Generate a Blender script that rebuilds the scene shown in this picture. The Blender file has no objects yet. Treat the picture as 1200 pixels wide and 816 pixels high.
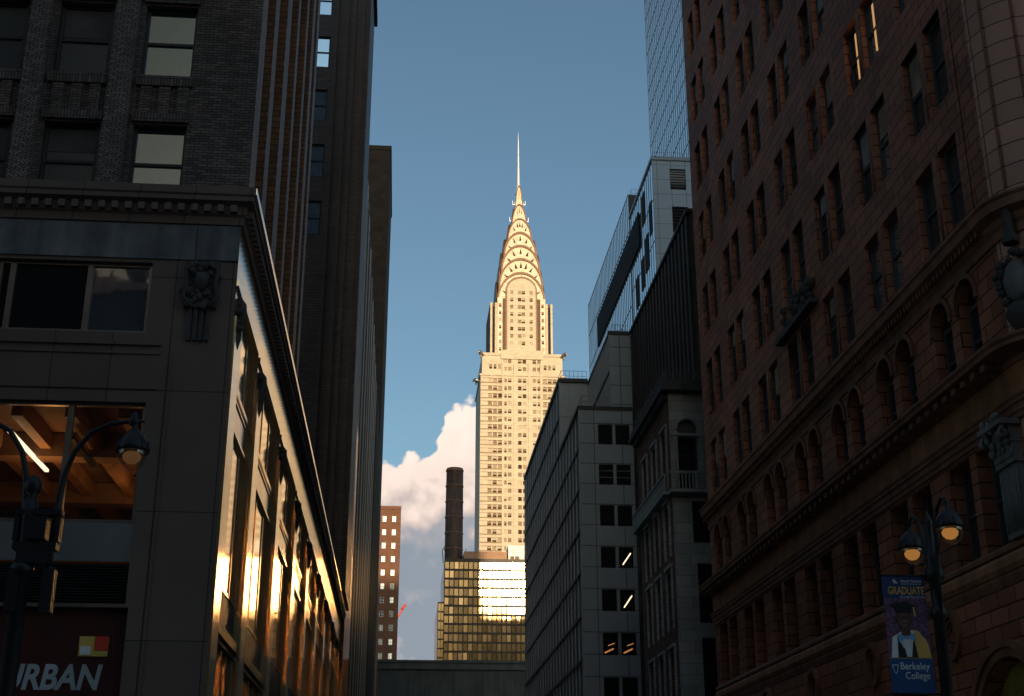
import bpy, math, random
from mathutils import Vector, Matrix
random.seed(7)
C = bpy.context.scene
COL = C.collection
R = math.radians

# ------------------------------------------------------------------ camera, sky, sun, exposure
F_PX, TH, YAW = 1546.0, R(20.629), R(4.74)
cam_d = bpy.data.cameras.new('camera'); cam = bpy.data.objects.new('camera', cam_d); COL.objects.link(cam)
cam_d.sensor_width = 36; cam_d.lens = 36 * F_PX / 1200
cam_d.clip_start = 0.1; cam_d.clip_end = 20000
cam.location = (0, 0, 1.6)
cam.rotation_euler = (math.pi / 2 + TH, 0, -YAW)
C.camera = cam
SUN_EL, SUN_AZ = R(10.5), R(180 - 6.5)      # azimuth clockwise from +Y (street direction)
w = bpy.data.worlds.new('World'); C.world = w; w.use_nodes = True
nt = w.node_tree; nt.nodes.clear(); N = nt.nodes.new; L = nt.links.new
def mth(op, a, b=None, c=None, clamp=False):
    n = N('ShaderNodeMath'); n.operation = op; n.use_clamp = clamp
    for i, v in enumerate((a, b, c)):
        if v is None: continue
        if isinstance(v, (int, float)): n.inputs[i].default_value = v
        else: L(v, n.inputs[i])
    return n.outputs[0]
sky = N('ShaderNodeTexSky'); sky.sky_type = 'NISHITA'; sky.sun_disc = False
sky.sun_elevation = SUN_EL; sky.sun_rotation = SUN_AZ
sky.air_density = 1.0; sky.dust_density = 1.6; sky.ozone_density = 2.0; sky.altitude = 50
tc = N('ShaderNodeTexCoord'); sep = N('ShaderNodeSeparateXYZ'); L(tc.outputs['Generated'], sep.inputs[0])
ysafe = mth('MAXIMUM', sep.outputs['Y'], 0.05)
ca = mth('DIVIDE', sep.outputs['X'], ysafe); ce = mth('DIVIDE', sep.outputs['Z'], ysafe)
cv = N('ShaderNodeCombineXYZ'); L(ca, cv.inputs[0]); L(ce, cv.inputs[1])
def wnoise(scale, detail, off=(0, 0, 0), rough=0.55):
    mp = N('ShaderNodeMapping'); L(cv.outputs[0], mp.inputs[0]); mp.inputs['Location'].default_value = off
    n = N('ShaderNodeTexNoise'); n.inputs['Scale'].default_value = scale; n.inputs['Detail'].default_value = detail
    n.inputs['Roughness'].default_value = rough; L(mp.outputs[0], n.inputs['Vector']); return n.outputs['Fac']
n1 = wnoise(30, 7); m1 = wnoise(26, 3, (2, 2, 0), .5); m2 = wnoise(26, 3, (2.006, 1.992, 0), .5); n3 = wnoise(12, 4, (3, 1, 0)); n4 = wnoise(110, 4, (1, 5, 0))
def billow(scale, off):
    mp = N('ShaderNodeMapping'); L(cv.outputs[0], mp.inputs[0]); mp.inputs['Location'].default_value = off
    nz = N('ShaderNodeTexNoise'); nz.inputs['Scale'].default_value = scale * 1.3; nz.inputs['Detail'].default_value = 3; L(mp.outputs[0], nz.inputs['Vector'])
    sc = N('ShaderNodeVectorMath'); sc.operation = 'SCALE'; sc.inputs['Scale'].default_value = .5 / scale; L(nz.outputs['Color'], sc.inputs[0])
    ad = N('ShaderNodeVectorMath'); ad.operation = 'ADD'; L(mp.outputs[0], ad.inputs[0]); L(sc.outputs[0], ad.inputs[1])
    v = N('ShaderNodeTexVoronoi'); v.feature = 'SMOOTH_F1'; v.inputs['Scale'].default_value = scale; v.inputs['Smoothness'].default_value = .35; L(ad.outputs[0], v.inputs['Vector'])
    return mth('SUBTRACT', 0.5, v.outputs['Distance'])
b1 = billow(75, (0, 0, 0)); b2 = billow(170, (4, 1, 0))
# outline of the cumulus bank: height of its top as a function of bearing
cr = N('ShaderNodeFloatCurve'); L(mth('MULTIPLY_ADD', ca, 5.0, 0.5), cr.inputs['Value'])
pts = [(-.1, .27), (-.03, .286), (-.014, .288), (.009, .291), (.022, .296), (.027, .312), (.033, .325), (.042, .331), (.054, .336), (.075, .325), (.1, .30)]
cm = cr.mapping.curves[0]
while len(cm.points) > 2: cm.points.remove(cm.points[1])
P2 = [(p[0] * 5 + .5, (p[1] - .2) / .2) for p in pts]
cm.points[0].location = P2[0]; cm.points[1].location = P2[-1]
for p in P2[1:-1]: cm.points.new(*p)
cr.mapping.update()
top = mth('MULTIPLY_ADD', cr.outputs[0], 0.2, 0.2)
edge = mth('SUBTRACT', top, ce)                                   # >0 inside the bank
edge = mth('ADD', edge, mth('MULTIPLY', mth('SUBTRACT', n1, 0.5), 0.03))
edge = mth('ADD', edge, mth('MULTIPLY', b1, 0.016)); edge = mth('ADD', edge, mth('MULTIPLY', b2, 0.006))
edge = mth('ADD', edge, mth('MULTIPLY', mth('SUBTRACT', n4, 0.5), 0.006))
mask = mth('MULTIPLY', mth('ADD', edge, -0.0025), 190.0, clamp=True)
relief = mth('MULTIPLY', mth('SUBTRACT', m1, m2), 1.5)
bright = mth('MULTIPLY', mth('SUBTRACT', ce, 0.203), 17.0)
bright = mth('ADD', bright, mth('MULTIPLY', mth('SUBTRACT', n3, 0.5), 0.7))
bright = mth('ADD', bright, relief); bright = mth('ADD', bright, mth('MULTIPLY', b1, 0.35)); bright = mth('ADD', bright, mth('MULTIPLY', b2, 0.15))
bright = mth('MINIMUM', bright, mth('MULTIPLY_ADD', bright, 0.25, 0.72))
rmp = N('ShaderNodeValToRGB'); L(mth('MULTIPLY_ADD', bright, 0.85, 0.0, clamp=True), rmp.inputs[0])
e = rmp.color_ramp.elements; e[0].position = 0.0; e[0].color = (.25, .29, .34, 1); e[1].position = 1.0; e[1].color = (.96, .78, .68, 1)
for p, c in ((.28, (.34, .34, .37, 1)), (.5, (.58, .48, .44, 1)), (.75, (.80, .65, .57, 1))):
    q = rmp.color_ramp.elements.new(p); q.color = c
# low drifting puffs under the bank
lowm = mth('MULTIPLY', mth('SUBTRACT', wnoise(26, 5, (7.3, 2.1, 0)), 0.50), 7.0, clamp=True)
lowm = mth('MULTIPLY', lowm, mth('MULTIPLY', mth('SUBTRACT', 0.182, ce), 60.0, clamp=True))
cmix = N('ShaderNodeMixRGB'); L(lowm, cmix.inputs[0]); L(rmp.outputs[0], cmix.inputs[1]); cmix.inputs[2].default_value = (.50, .44, .43, 1)
cl_bg = N('ShaderNodeBackground'); L(cmix.outputs[0], cl_bg.inputs[0]); cl_bg.inputs[1].default_value = 0.95
hsv = N('ShaderNodeHueSaturation'); hsv.inputs['Saturation'].default_value = 0.95; L(sky.outputs[0], hsv.inputs['Color'])
tint = N('ShaderNodeMixRGB'); tint.blend_type = 'MULTIPLY'; tint.inputs[0].default_value = 1; tint.inputs[2].default_value = (.86, .97, .93, 1); L(hsv.outputs[0], tint.inputs[1])
sky_bg = N('ShaderNodeBackground'); L(tint.outputs[0], sky_bg.inputs[0]); sky_bg.inputs[1].default_value = 0.115
front = mth('GREATER_THAN', sep.outputs['Y'], 0.3)
mx = N('ShaderNodeMixShader'); L(mth('MULTIPLY', mask, front), mx.inputs[0]); L(sky_bg.outputs[0], mx.inputs[1]); L(cl_bg.outputs[0], mx.inputs[2])
wo = N('ShaderNodeOutputWorld'); L(mx.outputs[0], wo.inputs[0])
sd = bpy.data.lights.new('sun', 'SUN'); sd.energy = 3.45; sd.angle = R(0.6); sd.color = (1, .76, .47)
so = bpy.data.objects.new('sun', sd); COL.objects.link(so)
sdir = Vector((math.sin(SUN_AZ) * math.cos(SUN_EL), math.cos(SUN_AZ) * math.cos(SUN_EL), math.sin(SUN_EL)))
so.rotation_euler = sdir.to_track_quat('Z', 'Y').to_euler()
C.view_settings.view_transform = 'Standard'; C.view_settings.look = 'None'
C.view_settings.exposure = 0.3; C.view_settings.gamma = 1; C.view_settings.use_curve_mapping = False
C.render.engine = 'CYCLES'; C.cycles.use_denoising = True
C.cycles.max_bounces = 8; C.cycles.glossy_bounces = 5; C.cycles.caustics_reflective = True; C.cycles.sample_clamp_indirect = 20.0

# ------------------------------------------------------------------ materials
def newmat(name):
    m = bpy.data.materials.new(name); m.use_nodes = True
    t = m.node_tree; b = t.nodes['Principled BSDF']; return m, t, b
def coords(t, facade=True):
    """world-metre coordinates; on vertical walls u runs along the wall and v is height"""
    g = t.nodes.new('ShaderNodeNewGeometry')
    if not facade: return g.outputs['Position']
    s = t.nodes.new('ShaderNodeSeparateXYZ'); t.links.new(g.outputs['Position'], s.inputs[0])
    a = t.nodes.new('ShaderNodeMath'); a.operation = 'ADD'; t.links.new(s.outputs[0], a.inputs[0]); t.links.new(s.outputs[1], a.inputs[1])
    c = t.nodes.new('ShaderNodeCombineXYZ'); t.links.new(a.outputs[0], c.inputs[0]); t.links.new(s.outputs[2], c.inputs[1])
    return c.outputs[0]
def mat(name, col, rough=.7, metal=0.0, var=.25, nscale=1.5, bump=.0, bscale=20, spec=.5, stain=0.0, emit=None, estr=0, ior=None):
    m, t, b = newmat(name); pos = coords(t, False)
    n = t.nodes.new('ShaderNodeTexNoise'); n.inputs['Scale'].default_value = nscale; n.inputs['Detail'].default_value = 5; t.links.new(pos, n.inputs['Vector'])
    r = t.nodes.new('ShaderNodeValToRGB'); t.links.new(n.outputs['Fac'], r.inputs[0])
    r.color_ramp.elements[0].position = .3; r.color_ramp.elements[1].position = .7
    r.color_ramp.elements[0].color = tuple(c * (1 - var) for c in col) + (1,); r.color_ramp.elements[1].color = tuple(min(1, c * (1 + var)) for c in col) + (1,)
    out = r.outputs[0]
    if stain:
        mp = t.nodes.new('ShaderNodeMapping'); mp.inputs['Scale'].default_value = (1.3, 1.3, .12); t.links.new(pos, mp.inputs[0])
        n2 = t.nodes.new('ShaderNodeTexNoise'); n2.inputs['Scale'].default_value = 1.2; n2.inputs['Detail'].default_value = 6; t.links.new(mp.outputs[0], n2.inputs['Vector'])
        r2 = t.nodes.new('ShaderNodeValToRGB'); t.links.new(n2.outputs['Fac'], r2.inputs[0]); r2.color_ramp.elements[0].position = .35; r2.color_ramp.elements[1].position = .6
        r2.color_ramp.elements[0].color = (1 - stain,) * 3 + (1,)
        mu = t.nodes.new('ShaderNodeMixRGB'); mu.blend_type = 'MULTIPLY'; mu.inputs[0].default_value = 1
        t.links.new(out, mu.inputs[1]); t.links.new(r2.outputs[0], mu.inputs[2]); out = mu.outputs[0]
    t.links.new(out, b.inputs['Base Color'])
    b.inputs['Roughness'].default_value = rough; b.inputs['Metallic'].default_value = metal
    b.inputs['Specular IOR Level'].default_value = spec
    if ior: b.inputs['IOR'].default_value = ior
    if bump:
        n3 = t.nodes.new('ShaderNodeTexNoise'); n3.inputs['Scale'].default_value = bscale; n3.inputs['Detail'].default_value = 4; t.links.new(pos, n3.inputs['Vector'])
        bp = t.nodes.new('ShaderNodeBump'); bp.inputs['Strength'].default_value = bump; bp.inputs['Distance'].default_value = .02
        t.links.new(n3.outputs['Fac'], bp.inputs['Height']); t.links.new(bp.outputs[0], b.inputs['Normal'])
    if emit: b.inputs['Emission Color'].default_value = emit + (1,); b.inputs['Emission Strength'].default_value = estr
    return m
def masonry(name, col, mortar, bw, bh, ms=.01, var=.3, rough=.85, bump=.4, offset=.5, stain=.3, spec=.3, dist=.02, herring=False):
    m, t, b = newmat(name); uv = coords(t); pos = coords(t, False)
    if herring:      # short slanting courses that change direction like woven brick
        s = t.nodes.new('ShaderNodeSeparateXYZ'); t.links.new(uv, s.inputs[0])
        pp = t.nodes.new('ShaderNodeMath'); pp.operation = 'PINGPONG'; pp.inputs[1].default_value = .14; t.links.new(s.outputs[0], pp.inputs[0])
        ad = t.nodes.new('ShaderNodeMath'); ad.operation = 'MULTIPLY_ADD'; ad.inputs[1].default_value = .8; t.links.new(pp.outputs[0], ad.inputs[0]); t.links.new(s.outputs[1], ad.inputs[2])
        cc = t.nodes.new('ShaderNodeCombineXYZ'); t.links.new(s.outputs[0], cc.inputs[0]); t.links.new(ad.outputs[0], cc.inputs[1]); uv = cc.outputs[0]
    br = t.nodes.new('ShaderNodeTexBrick'); t.links.new(uv, br.inputs['Vector'])
    br.inputs['Scale'].default_value = 1; br.inputs['Brick Width'].default_value = bw; br.inputs['Row Height'].default_value = bh
    br.inputs['Mortar Size'].default_value = ms; br.inputs['Mortar Smooth'].default_value = .3; br.offset = offset
    br.inputs['Color1'].default_value = tuple(c * (1 - var) for c in col) + (1,); br.inputs['Color2'].default_value = tuple(c * (1 + var) for c in col) + (1,)
    br.inputs['Mortar'].default_value = mortar + (1,)
    n = t.nodes.new('ShaderNodeTexNoise'); n.inputs['Scale'].default_value = .35; n.inputs['Detail'].default_value = 8; t.links.new(pos, n.inputs['Vector'])
    r = t.nodes.new('ShaderNodeValToRGB'); t.links.new(n.outputs['Fac'], r.inputs[0]); r.color_ramp.elements[0].position = .3; r.color_ramp.elements[1].position = .68
    r.color_ramp.elements[0].color = (1 - stain,) * 3 + (1,)
    mu = t.nodes.new('ShaderNodeMixRGB'); mu.blend_type = 'MULTIPLY'; mu.inputs[0].default_value = 1
    t.links.new(br.outputs['Color'], mu.inputs[1]); t.links.new(r.outputs[0], mu.inputs[2]); t.links.new(mu.outputs[0], b.inputs['Base Color'])
    b.inputs['Roughness'].default_value = rough; b.inputs['Specular IOR Level'].default_value = spec
    inv = t.nodes.new('ShaderNodeMath'); inv.operation = 'SUBTRACT'; inv.inputs[0].default_value = 1; t.links.new(br.outputs['Fac'], inv.inputs[1])
    n3 = t.nodes.new('ShaderNodeTexNoise'); n3.inputs['Scale'].default_value = 14; n3.inputs['Detail'].default_value = 5; t.links.new(pos, n3.inputs['Vector'])
    ad2 = t.nodes.new('ShaderNodeMath'); ad2.operation = 'MULTIPLY_ADD'; ad2.inputs[1].default_value = .35; t.links.new(n3.outputs['Fac'], ad2.inputs[0]); t.links.new(inv.outputs[0], ad2.inputs[2])
    bp = t.nodes.new('ShaderNodeBump'); bp.inputs['Strength'].default_value = bump; bp.inputs['Distance'].default_value = dist
    t.links.new(ad2.outputs[0], bp.inputs['Height']); t.links.new(bp.outputs[0], b.inputs['Normal'])
    return m
def glass(name, col, metal=.5, rough=.04, wav=.0, wscale=.8, jitter=0.0):
    """opaque window glass: dark room behind, mirror-like face, slightly out-of-flat panes"""
    m, t, b = newmat(name); b.inputs['Base Color'].default_value = col + (1,)
    b.inputs['Metallic'].default_value = metal; b.inputs['Roughness'].default_value = rough; b.inputs['Specular IOR Level'].default_value = .8
    if wav:
        pos = coords(t, False); n = t.nodes.new('ShaderNodeTexNoise'); n.inputs['Scale'].default_value = wscale; n.inputs['Detail'].default_value = 2; t.links.new(pos, n.inputs['Vector'])
        bp = t.nodes.new('ShaderNodeBump'); bp.inputs['Strength'].default_value = wav; bp.inputs['Distance'].default_value = .1
        t.links.new(n.outputs['Fac'], bp.inputs['Height']); t.links.new(bp.outputs[0], b.inputs['Normal'])
    return m
def clearglass(name, tint=(1, 1, 1), gl=.12):
    m, t, b = newmat(name); t.nodes.remove(b); o = t.nodes['Material Output']
    tr = t.nodes.new('ShaderNodeBsdfTransparent'); tr.inputs[0].default_value = tint + (1,)
    g = t.nodes.new('ShaderNodeBsdfGlossy'); g.inputs['Roughness'].default_value = .03
    mx = t.nodes.new('ShaderNodeMixShader'); mx.inputs[0].default_value = gl
    t.links.new(tr.outputs[0], mx.inputs[1]); t.links.new(g.outputs[0], mx.inputs[2]); t.links.new(mx.outputs[0], o.inputs[0]); return m
def emis(name, col, s):
    m, t, b = newmat(name); b.inputs['Base Color'].default_value = (.1, .1, .1, 1); b.inputs['Emission Color'].default_value = col + (1,); b.inputs['Emission Strength'].default_value = s; return m

M = {}
M['asphalt'] = mat('asphalt', (.045, .045, .047), .85, bump=.3, bscale=60)
M['pavement'] = masonry('pavement_slabs', (.22, .21, .2), (.08, .08, .08), 1.5, 1.5, .02, .1, offset=0)
M['kerb'] = mat('kerb_granite', (.25, .25, .25), .8)
M['paint'] = mat('road_paint', (.7, .7, .68), .7)
M['dbrick'] = masonry('dark_brick', (.21, .155, .135), (.03, .028, .027), .24, .08, .010, .35, dist=.015, bump=.6)
M['herring'] = masonry('woven_brick', (.27, .215, .19), (.03, .028, .027), .2, .085, .012, .3, herring=True, bump=.7)
M['soldier'] = masonry('soldier_brick', (.21, .155, .135), (.03, .028, .027), .08, .24, .010, .35, offset=0, bump=.6)
M['wingbrick'] = masonry('wing_brick', (.17, .10, .07), (.035, .025, .02), .6, .2, .02, .2, rough=.5, bump=.2, spec=.6)
M['granite'] = masonry('grey_granite', (.21, .145, .12), (.03, .028, .028), 1.35, 2.9, .012, .1, rough=.6, offset=0, stain=.25, bump=.25)
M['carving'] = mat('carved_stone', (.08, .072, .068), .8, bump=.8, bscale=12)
M['polished'] = mat('polished_bronze_granite', (.97, .70, .43), .13, metal=.85, var=.12, nscale=9, spec=1.0, ior=1.75)
M['polished2'] = mat('bronze_panel', (.85, .58, .34), .14, metal=.85, var=.15, nscale=3)
M['bayglass'] = glass('bronze_bay_glass', (.90, .66, .42), .9, .07, .06, .5)
M['sidepier'] = masonry('glazed_brown_brick', (.42, .18, .075), (.12, .07, .04), .6, .2, .02, .2, rough=.5, bump=.1, spec=.5)
M['sidepier'].node_tree.nodes['Principled BSDF'].inputs['Metallic'].default_value = .2
M['steel'] = mat('brushed_steel', (.42, .42, .43), .38, metal=.9, var=.15, nscale=.8)
M['bronzeframe'] = mat('bronze_frame', (.30, .22, .18), .4, metal=.7)
M['darkmetal'] = mat('black_painted_metal', (.02, .02, .022), .48, spec=.5)
M['fascia'] = mat('dark_red_fascia', (.07, .011, .009), .5)
M['letter'] = mat('pale_letters', (.5, .52, .54), .5)
M['win'] = glass('dark_window_glass', (.10, .115, .13), .55, .04, .25, .7)
M['winmirror'] = glass('reflecting_window_glass', (.60, .82, 1.0), .95, .02, .05, .8)
M['winsmoke'] = glass('smoky_window_glass', (.45, .50, .56), .9, .03, .05, .8)
M['winblind'] = glass('blind_window_glass', (.13, .13, .13), .35, .2)
M['winblack'] = glass('black_window_glass', (.02, .02, .022), .1, .06)
M['gap'] = mat('dark_recess', (.012, .012, .012), .9)
M['terra'] = masonry('brown_terracotta_blocks', (.50, .175, .09), (.05, .028, .022), 1.0, .42, .022, .22, rough=.62, bump=.7, stain=.35)
M['terracurve'] = masonry('lit_rose_terracotta_blocks', (.78, .40, .29), (.14, .08, .065), .62, .6, .02, .15, rough=.55, bump=.6, offset=0, stain=.25)  # rose tone brightened in the colour for warm light on the corner
M['terratrim'] = mat('brown_terracotta_trim', (.34, .14, .075), .6, bump=.5, bscale=9, stain=.4)
M['orangestone'] = mat('ochre_terracotta', (.50, .20, .08), .6, bump=.3, bscale=9, stain=.35)
M['greystone'] = mat('weathered_grey_stone', (.27, .245, .225), .7, bump=.6, bscale=9, stain=.4)
M['jamb'] = mat('grey_mullion', (.10, .09, .085), .7)
M['conc'] = masonry('grey_concrete_panel', (.44, .46, .50), (.07, .075, .085), 2.5, 1.83, .035, .05, rough=.7, bump=.15, offset=0, stain=.12)
M['fin'] = mat('grey_metal_fin', (.36, .38, .41), .5, metal=.2, var=.06)
M['fincell'] = mat('grey_curtain_panel', (.26, .28, .31), .45, var=.06, nscale=.5)
M['whitestone'] = masonry('pale_limestone_blocks', (.42, .40, .38), (.10, .1, .095), 1.6, .6, .012, .12, rough=.8, stain=.25)
M['redbrick'] = masonry('red_brown_brick', (.25, .13, .085), (.05, .03, .02), .6, .2, .02, .25)
M['ribdark'] = mat('dark_ribbed_cladding', (.06, .038, .028), .7, stain=.3)
M['blueglass'] = glass('blue_curtain_glass', (.72, .80, .86), .9, .03, .12, .25)
M['greypanel'] = masonry('pale_grey_panel', (.54, .59, .65), (.16, .18, .2), 1.5, 1.7, .03, .04, rough=.5, bump=.1, offset=0, stain=.08)
M['mesh'] = glass('rippled_metal_mesh', (.17, .155, .15), .8, .3, .5, 1.2)
M['slabbrick'] = masonry('brown_slab_brick', (.05, .035, .028), (.03, .02, .02), 1.2, .9, .03, .2)
M['aptbrick'] = masonry('apartment_brick', (.19, .085, .05), (.2, .1, .07), .8, .25, .03, .2, stain=.2)
M['aptwin'] = glass('pale_apartment_glass', (.42, .46, .50), .9, .1)
M['chim'] = mat('sooty_steel', (.085, .045, .032), .6, var=.3, nscale=.4, stain=.5)
M['chimband'] = mat('rusty_band', (.17, .085, .055), .6)
M['goldglass'] = glass('bronze_mirror_glass', (.30, .20, .11), .97, .155)
M['goldframe'] = mat('bronze_curtain_grid', (.035, .025, .018), .5, metal=.3)
M['penthouse'] = mat('tan_penthouse', (.42, .23, .13), .7, stain=.2, nscale=.3)
M['white'] = mat('white_housing', (.85, .84, .8), .6)
M['viaduct'] = mat('dark_green_steel', (.10, .11, .115), .6, var=.2, nscale=.4, stain=.3)
M['limebrick'] = masonry('cream_glazed_brick', (.61, .51, .385), (.48, .39, .29), 2.1, .6, .05, .10, rough=.65, bump=.1, stain=.12)
M['tanbrick'] = mat('tan_brick_trim', (.30, .19, .11), .7)
M['winlite'] = mat('pale_blind_window', (.50, .42, .32), .8, var=.1, spec=.1)
M['wintan'] = mat('brown_blind_window', (.25, .19, .13), .8, spec=.1)
M['winmid'] = mat('tan_blind_window', (.36, .28, .20), .8, spec=.1)
M['windk'] = mat('dark_tower_window', (.06, .035, .02), .8, spec=.1)
M['steelcrown'] = mat('stainless_crown', (.56, .45, .35), .55, metal=.25, var=.22, nscale=.5)
M['steelrim'] = mat('shaded_crown_rim', (.12, .065, .038), .5, metal=.5)  # shade and darker reflection on the crown steel put into the colour
M['spire'] = mat('bright_steel_spire', (.85, .83, .82), .38, metal=.55, var=.05)
M['gargoyle'] = mat('steel_eagle', (.35, .3, .27), .35, metal=.8)
M['backbrick'] = masonry('far_side_brick', (.07, .055, .05), (.03, .03, .03), .6, .2, .02, .2)
M['globe'] = clearglass('lamp_globe_glass', (.95, .85, .68), .18)
M['bulb'] = emis('warm_lamp_bulb', (1, .47, .13), .32)
M['bulbdim'] = emis('unlit_bulb_reflection', (1, .5, .2), .07)  # left lamp is unlit; faint glow stands for its amber reflection
M['tube'] = emis('strip_light_and_glint', (1, .8, .5), 1.6)
M['tubedim'] = emis('strip_light_soft', (1, .72, .42), .9)
M['glint_glow'] = emis('painted_glint', (1, .55, .22), .45)  # glow standing for gold reflections in a few panes
M['glowdim'] = emis('orange_glint_glow', (1, .4, .12), .35)
M['beam'] = mat('timber_ceiling', (.34, .17, .08), .6)
M['roomwall'] = mat('room_wall', (.20, .11, .06), .8)
M['shopglass'] = clearglass('shop_window_glass', (.9, .9, .9), .16)
M['navy'] = mat('navy_cloth', (.02, .06, .18), .7)
M['navyl'] = mat('navy_cloth_lower', (.02, .09, .28), .7)
M['gold'] = mat('gold_print', (.9, .5, .12), .6)
M['wht'] = mat('white_print', (.85, .87, .9), .6)
M['skin'] = mat('portrait_skin', (.10, .045, .03), .6)
M['skinl'] = mat('portrait_skin_light', (.28, .14, .09), .6)
M['skinmid'] = mat('portrait_skin_middle', (.15, .07, .045), .6)
M['blk'] = mat('black_print', (.006, .006, .008), .6)
M['bowblue'] = mat('blue_print', (.2, .45, .8), .6)
M['purple'] = mat('purple_print', (.16, .07, .15), .7, var=.7, nscale=18)
M['red'] = mat('red_print', (.7, .05, .02), .6)
M['yellow'] = mat('yellow_print', (.75, .5, .12), .6)
M['glassred'] = mat('stained_red_glass', (.45, .03, .02), .3)
M['glassyel'] = mat('stained_yellow_glass', (.35, .26, .05), .3)
M['blindgrey'] = mat('grey_blind', (.34, .34, .33), .8)
M['blindtan'] = mat('tan_blind', (.36, .27, .18), .8)
M['friezestone'] = mat('frieze_stone', (.21, .20, .21), .65, bump=.4, bscale=6, stain=.5)
M['ribmetal'] = mat('dull_rib_metal', (.10, .08, .07), .5, metal=.4)
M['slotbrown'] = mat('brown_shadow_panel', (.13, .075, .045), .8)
M['tar'] = mat('roof_tar', (.04, .04, .04), .9)

# ------------------------------------------------------------------ mesh helpers
class MB:
    def __init__(s): s.v = []; s.f = []; s.m = []; s.mi = 0; s.smooth = set()
    def quad(s, *p):
        k = len(s.v); s.v += [tuple(q) for q in p]; s.f.append(tuple(range(k, k + len(p)))); s.m.append(s.mi)
    def box(s, x0, x1, y0, y1, z0, z1):
        if x0 > x1: x0, x1 = x1, x0
        if y0 > y1: y0, y1 = y1, y0
        k = len(s.v)
        s.v += [(x0, y0, z0), (x1, y0, z0), (x1, y1, z0), (x0, y1, z0), (x0, y0, z1), (x1, y0, z1), (x1, y1, z1), (x0, y1, z1)]
        for f in ((0, 3, 2, 1), (4, 5, 6, 7), (0, 1, 5, 4), (1, 2, 6, 5), (2, 3, 7, 6), (3, 0, 4, 7)):
            s.f.append(tuple(k + i for i in f)); s.m.append(s.mi)
        return s
    def prism(s, poly, fn, d0, d1):
        """poly: 2-D outline (counter clockwise); fn(a,b,d)->xyz"""
        n = len(poly); k = len(s.v)
        s.v += [fn(a, b, d0) for a, b in poly] + [fn(a, b, d1) for a, b in poly]
        s.f.append(tuple(range(k + n - 1, k - 1, -1))); s.m.append(s.mi)
        s.f.append(tuple(range(k + n, k + 2 * n))); s.m.append(s.mi)
        for i in range(n):
            j = (i + 1) % n; s.f.append((k + i, k + j, k + n + j, k + n + i)); s.m.append(s.mi)
        return s
    def tube(s, pts, r, n=10, cap=True):
        rs = r if isinstance(r, (list, tuple)) else [r] * len(pts); rings = []
        P = [Vector(p) for p in pts]; prev = None
        for i, p in enumerate(P):
            d = (P[min(i + 1, len(P) - 1)] - P[max(i - 1, 0)]).normalized()
            if prev is None:
                a = Vector((0, 0, 1)) if abs(d.z) < .9 else Vector((1, 0, 0)); u = d.cross(a).normalized()
            else: u = (prev - d * prev.dot(d)).normalized()
            prev = u; v = d.cross(u); k = len(s.v)
            s.v += [tuple(p + (u * math.cos(2 * math.pi * j / n) + v * math.sin(2 * math.pi * j / n)) * rs[i]) for j in range(n)]; rings.append(k)
        for a, b in zip(rings, rings[1:]):
            for j in range(n):
                s.smooth.add(len(s.f)); s.f.append((a + j, a + (j + 1) % n, b + (j + 1) % n, b + j)); s.m.append(s.mi)
        if cap:
            s.f.append(tuple(rings[0] + j for j in reversed(range(n)))); s.m.append(s.mi)
            s.f.append(tuple(rings[-1] + j for j in range(n))); s.m.append(s.mi)
        return s
    def lathe(s, c, prof, n=24, a0=0, a1=2 * math.pi):
        closed = abs(a1 - a0 - 2 * math.pi) < 1e-6; m = n if closed else n + 1; k = len(s.v)
        for r, z in prof:
            for j in range(m):
                a = a0 + (a1 - a0) * j / n; s.v.append((c[0] + r * math.cos(a), c[1] + r * math.sin(a), c[2] + z))
        for i in range(len(prof) - 1):
            for j in range(n):
                q = (j + 1) % m; s.smooth.add(len(s.f)); s.f.append((k + i * m + j, k + i * m + q, k + (i + 1) * m + q, k + (i + 1) * m + j)); s.m.append(s.mi)
        return s
    def sweep(s, prof, path, flip=False):
        """prof: [(outward, z)], path: [(x, y, nx, ny)] with outward normals"""
        k = len(s.v); n = len(prof)
        for x, y, nx, ny in path:
            for o, z in prof: s.v.append((x + nx * o, y + ny * o, z))
        for i in range(len(path) - 1):
            for j in range(n - 1):
                s.f.append((k + i * n + j, k + (i + 1) * n + j, k + (i + 1) * n + j + 1, k + i * n + j + 1)); s.m.append(s.mi)
        s.f.append(tuple(k + j for j in range(n))); s.m.append(s.mi)
        s.f.append(tuple(k + (len(path) - 1) * n + j for j in reversed(range(n)))); s.m.append(s.mi)
        return s
    def wall(s, pl, c, s0, s1, z0, z1, holes, depth):
        """wall sheet in plane x=c or y=c with rectangular openings and their reveals (depth is signed along the plane's axis)"""
        P = (lambda a, z, d=0: (c + d, a, z)) if pl == 'x' else (lambda a, z, d=0: (a, c + d, z))
        H = [(max(h[0], s0), min(h[1], s1), max(h[2], z0), min(h[3], z1)) for h in holes]
        H = [h for h in H if h[1] > h[0] + 1e-4 and h[3] > h[2] + 1e-4]
        zs = sorted({round(v, 4) for v in [z0, z1] + [h[2] for h in H] + [h[3] for h in H]})
        for a, b in zip(zs, zs[1:]):
            zc = (a + b) / 2
            act = sorted([(h[0], h[1]) for h in H if h[2] < zc < h[3]]); x = s0
            for p, q in act:
                if p > x + 1e-4: s.quad(P(x, a), P(p, a), P(p, b), P(x, b))
                x = max(x, q)
            if x < s1 - 1e-4: s.quad(P(x, a), P(s1, a), P(s1, b), P(x, b))
        for p, q, a, b in H:
            s.quad(P(p, a), P(p, b), P(p, b, depth), P(p, a, depth)); s.quad(P(q, a), P(q, a, depth), P(q, b, depth), P(q, b))
            s.quad(P(p, b), P(q, b), P(q, b, depth), P(p, b, depth)); s.quad(P(p, a), P(p, a, depth), P(q, a, depth), P(q, a))
        return s
def root_of(o):
    while o is not None and o.parent is not None: o = o.parent
    return o
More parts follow.
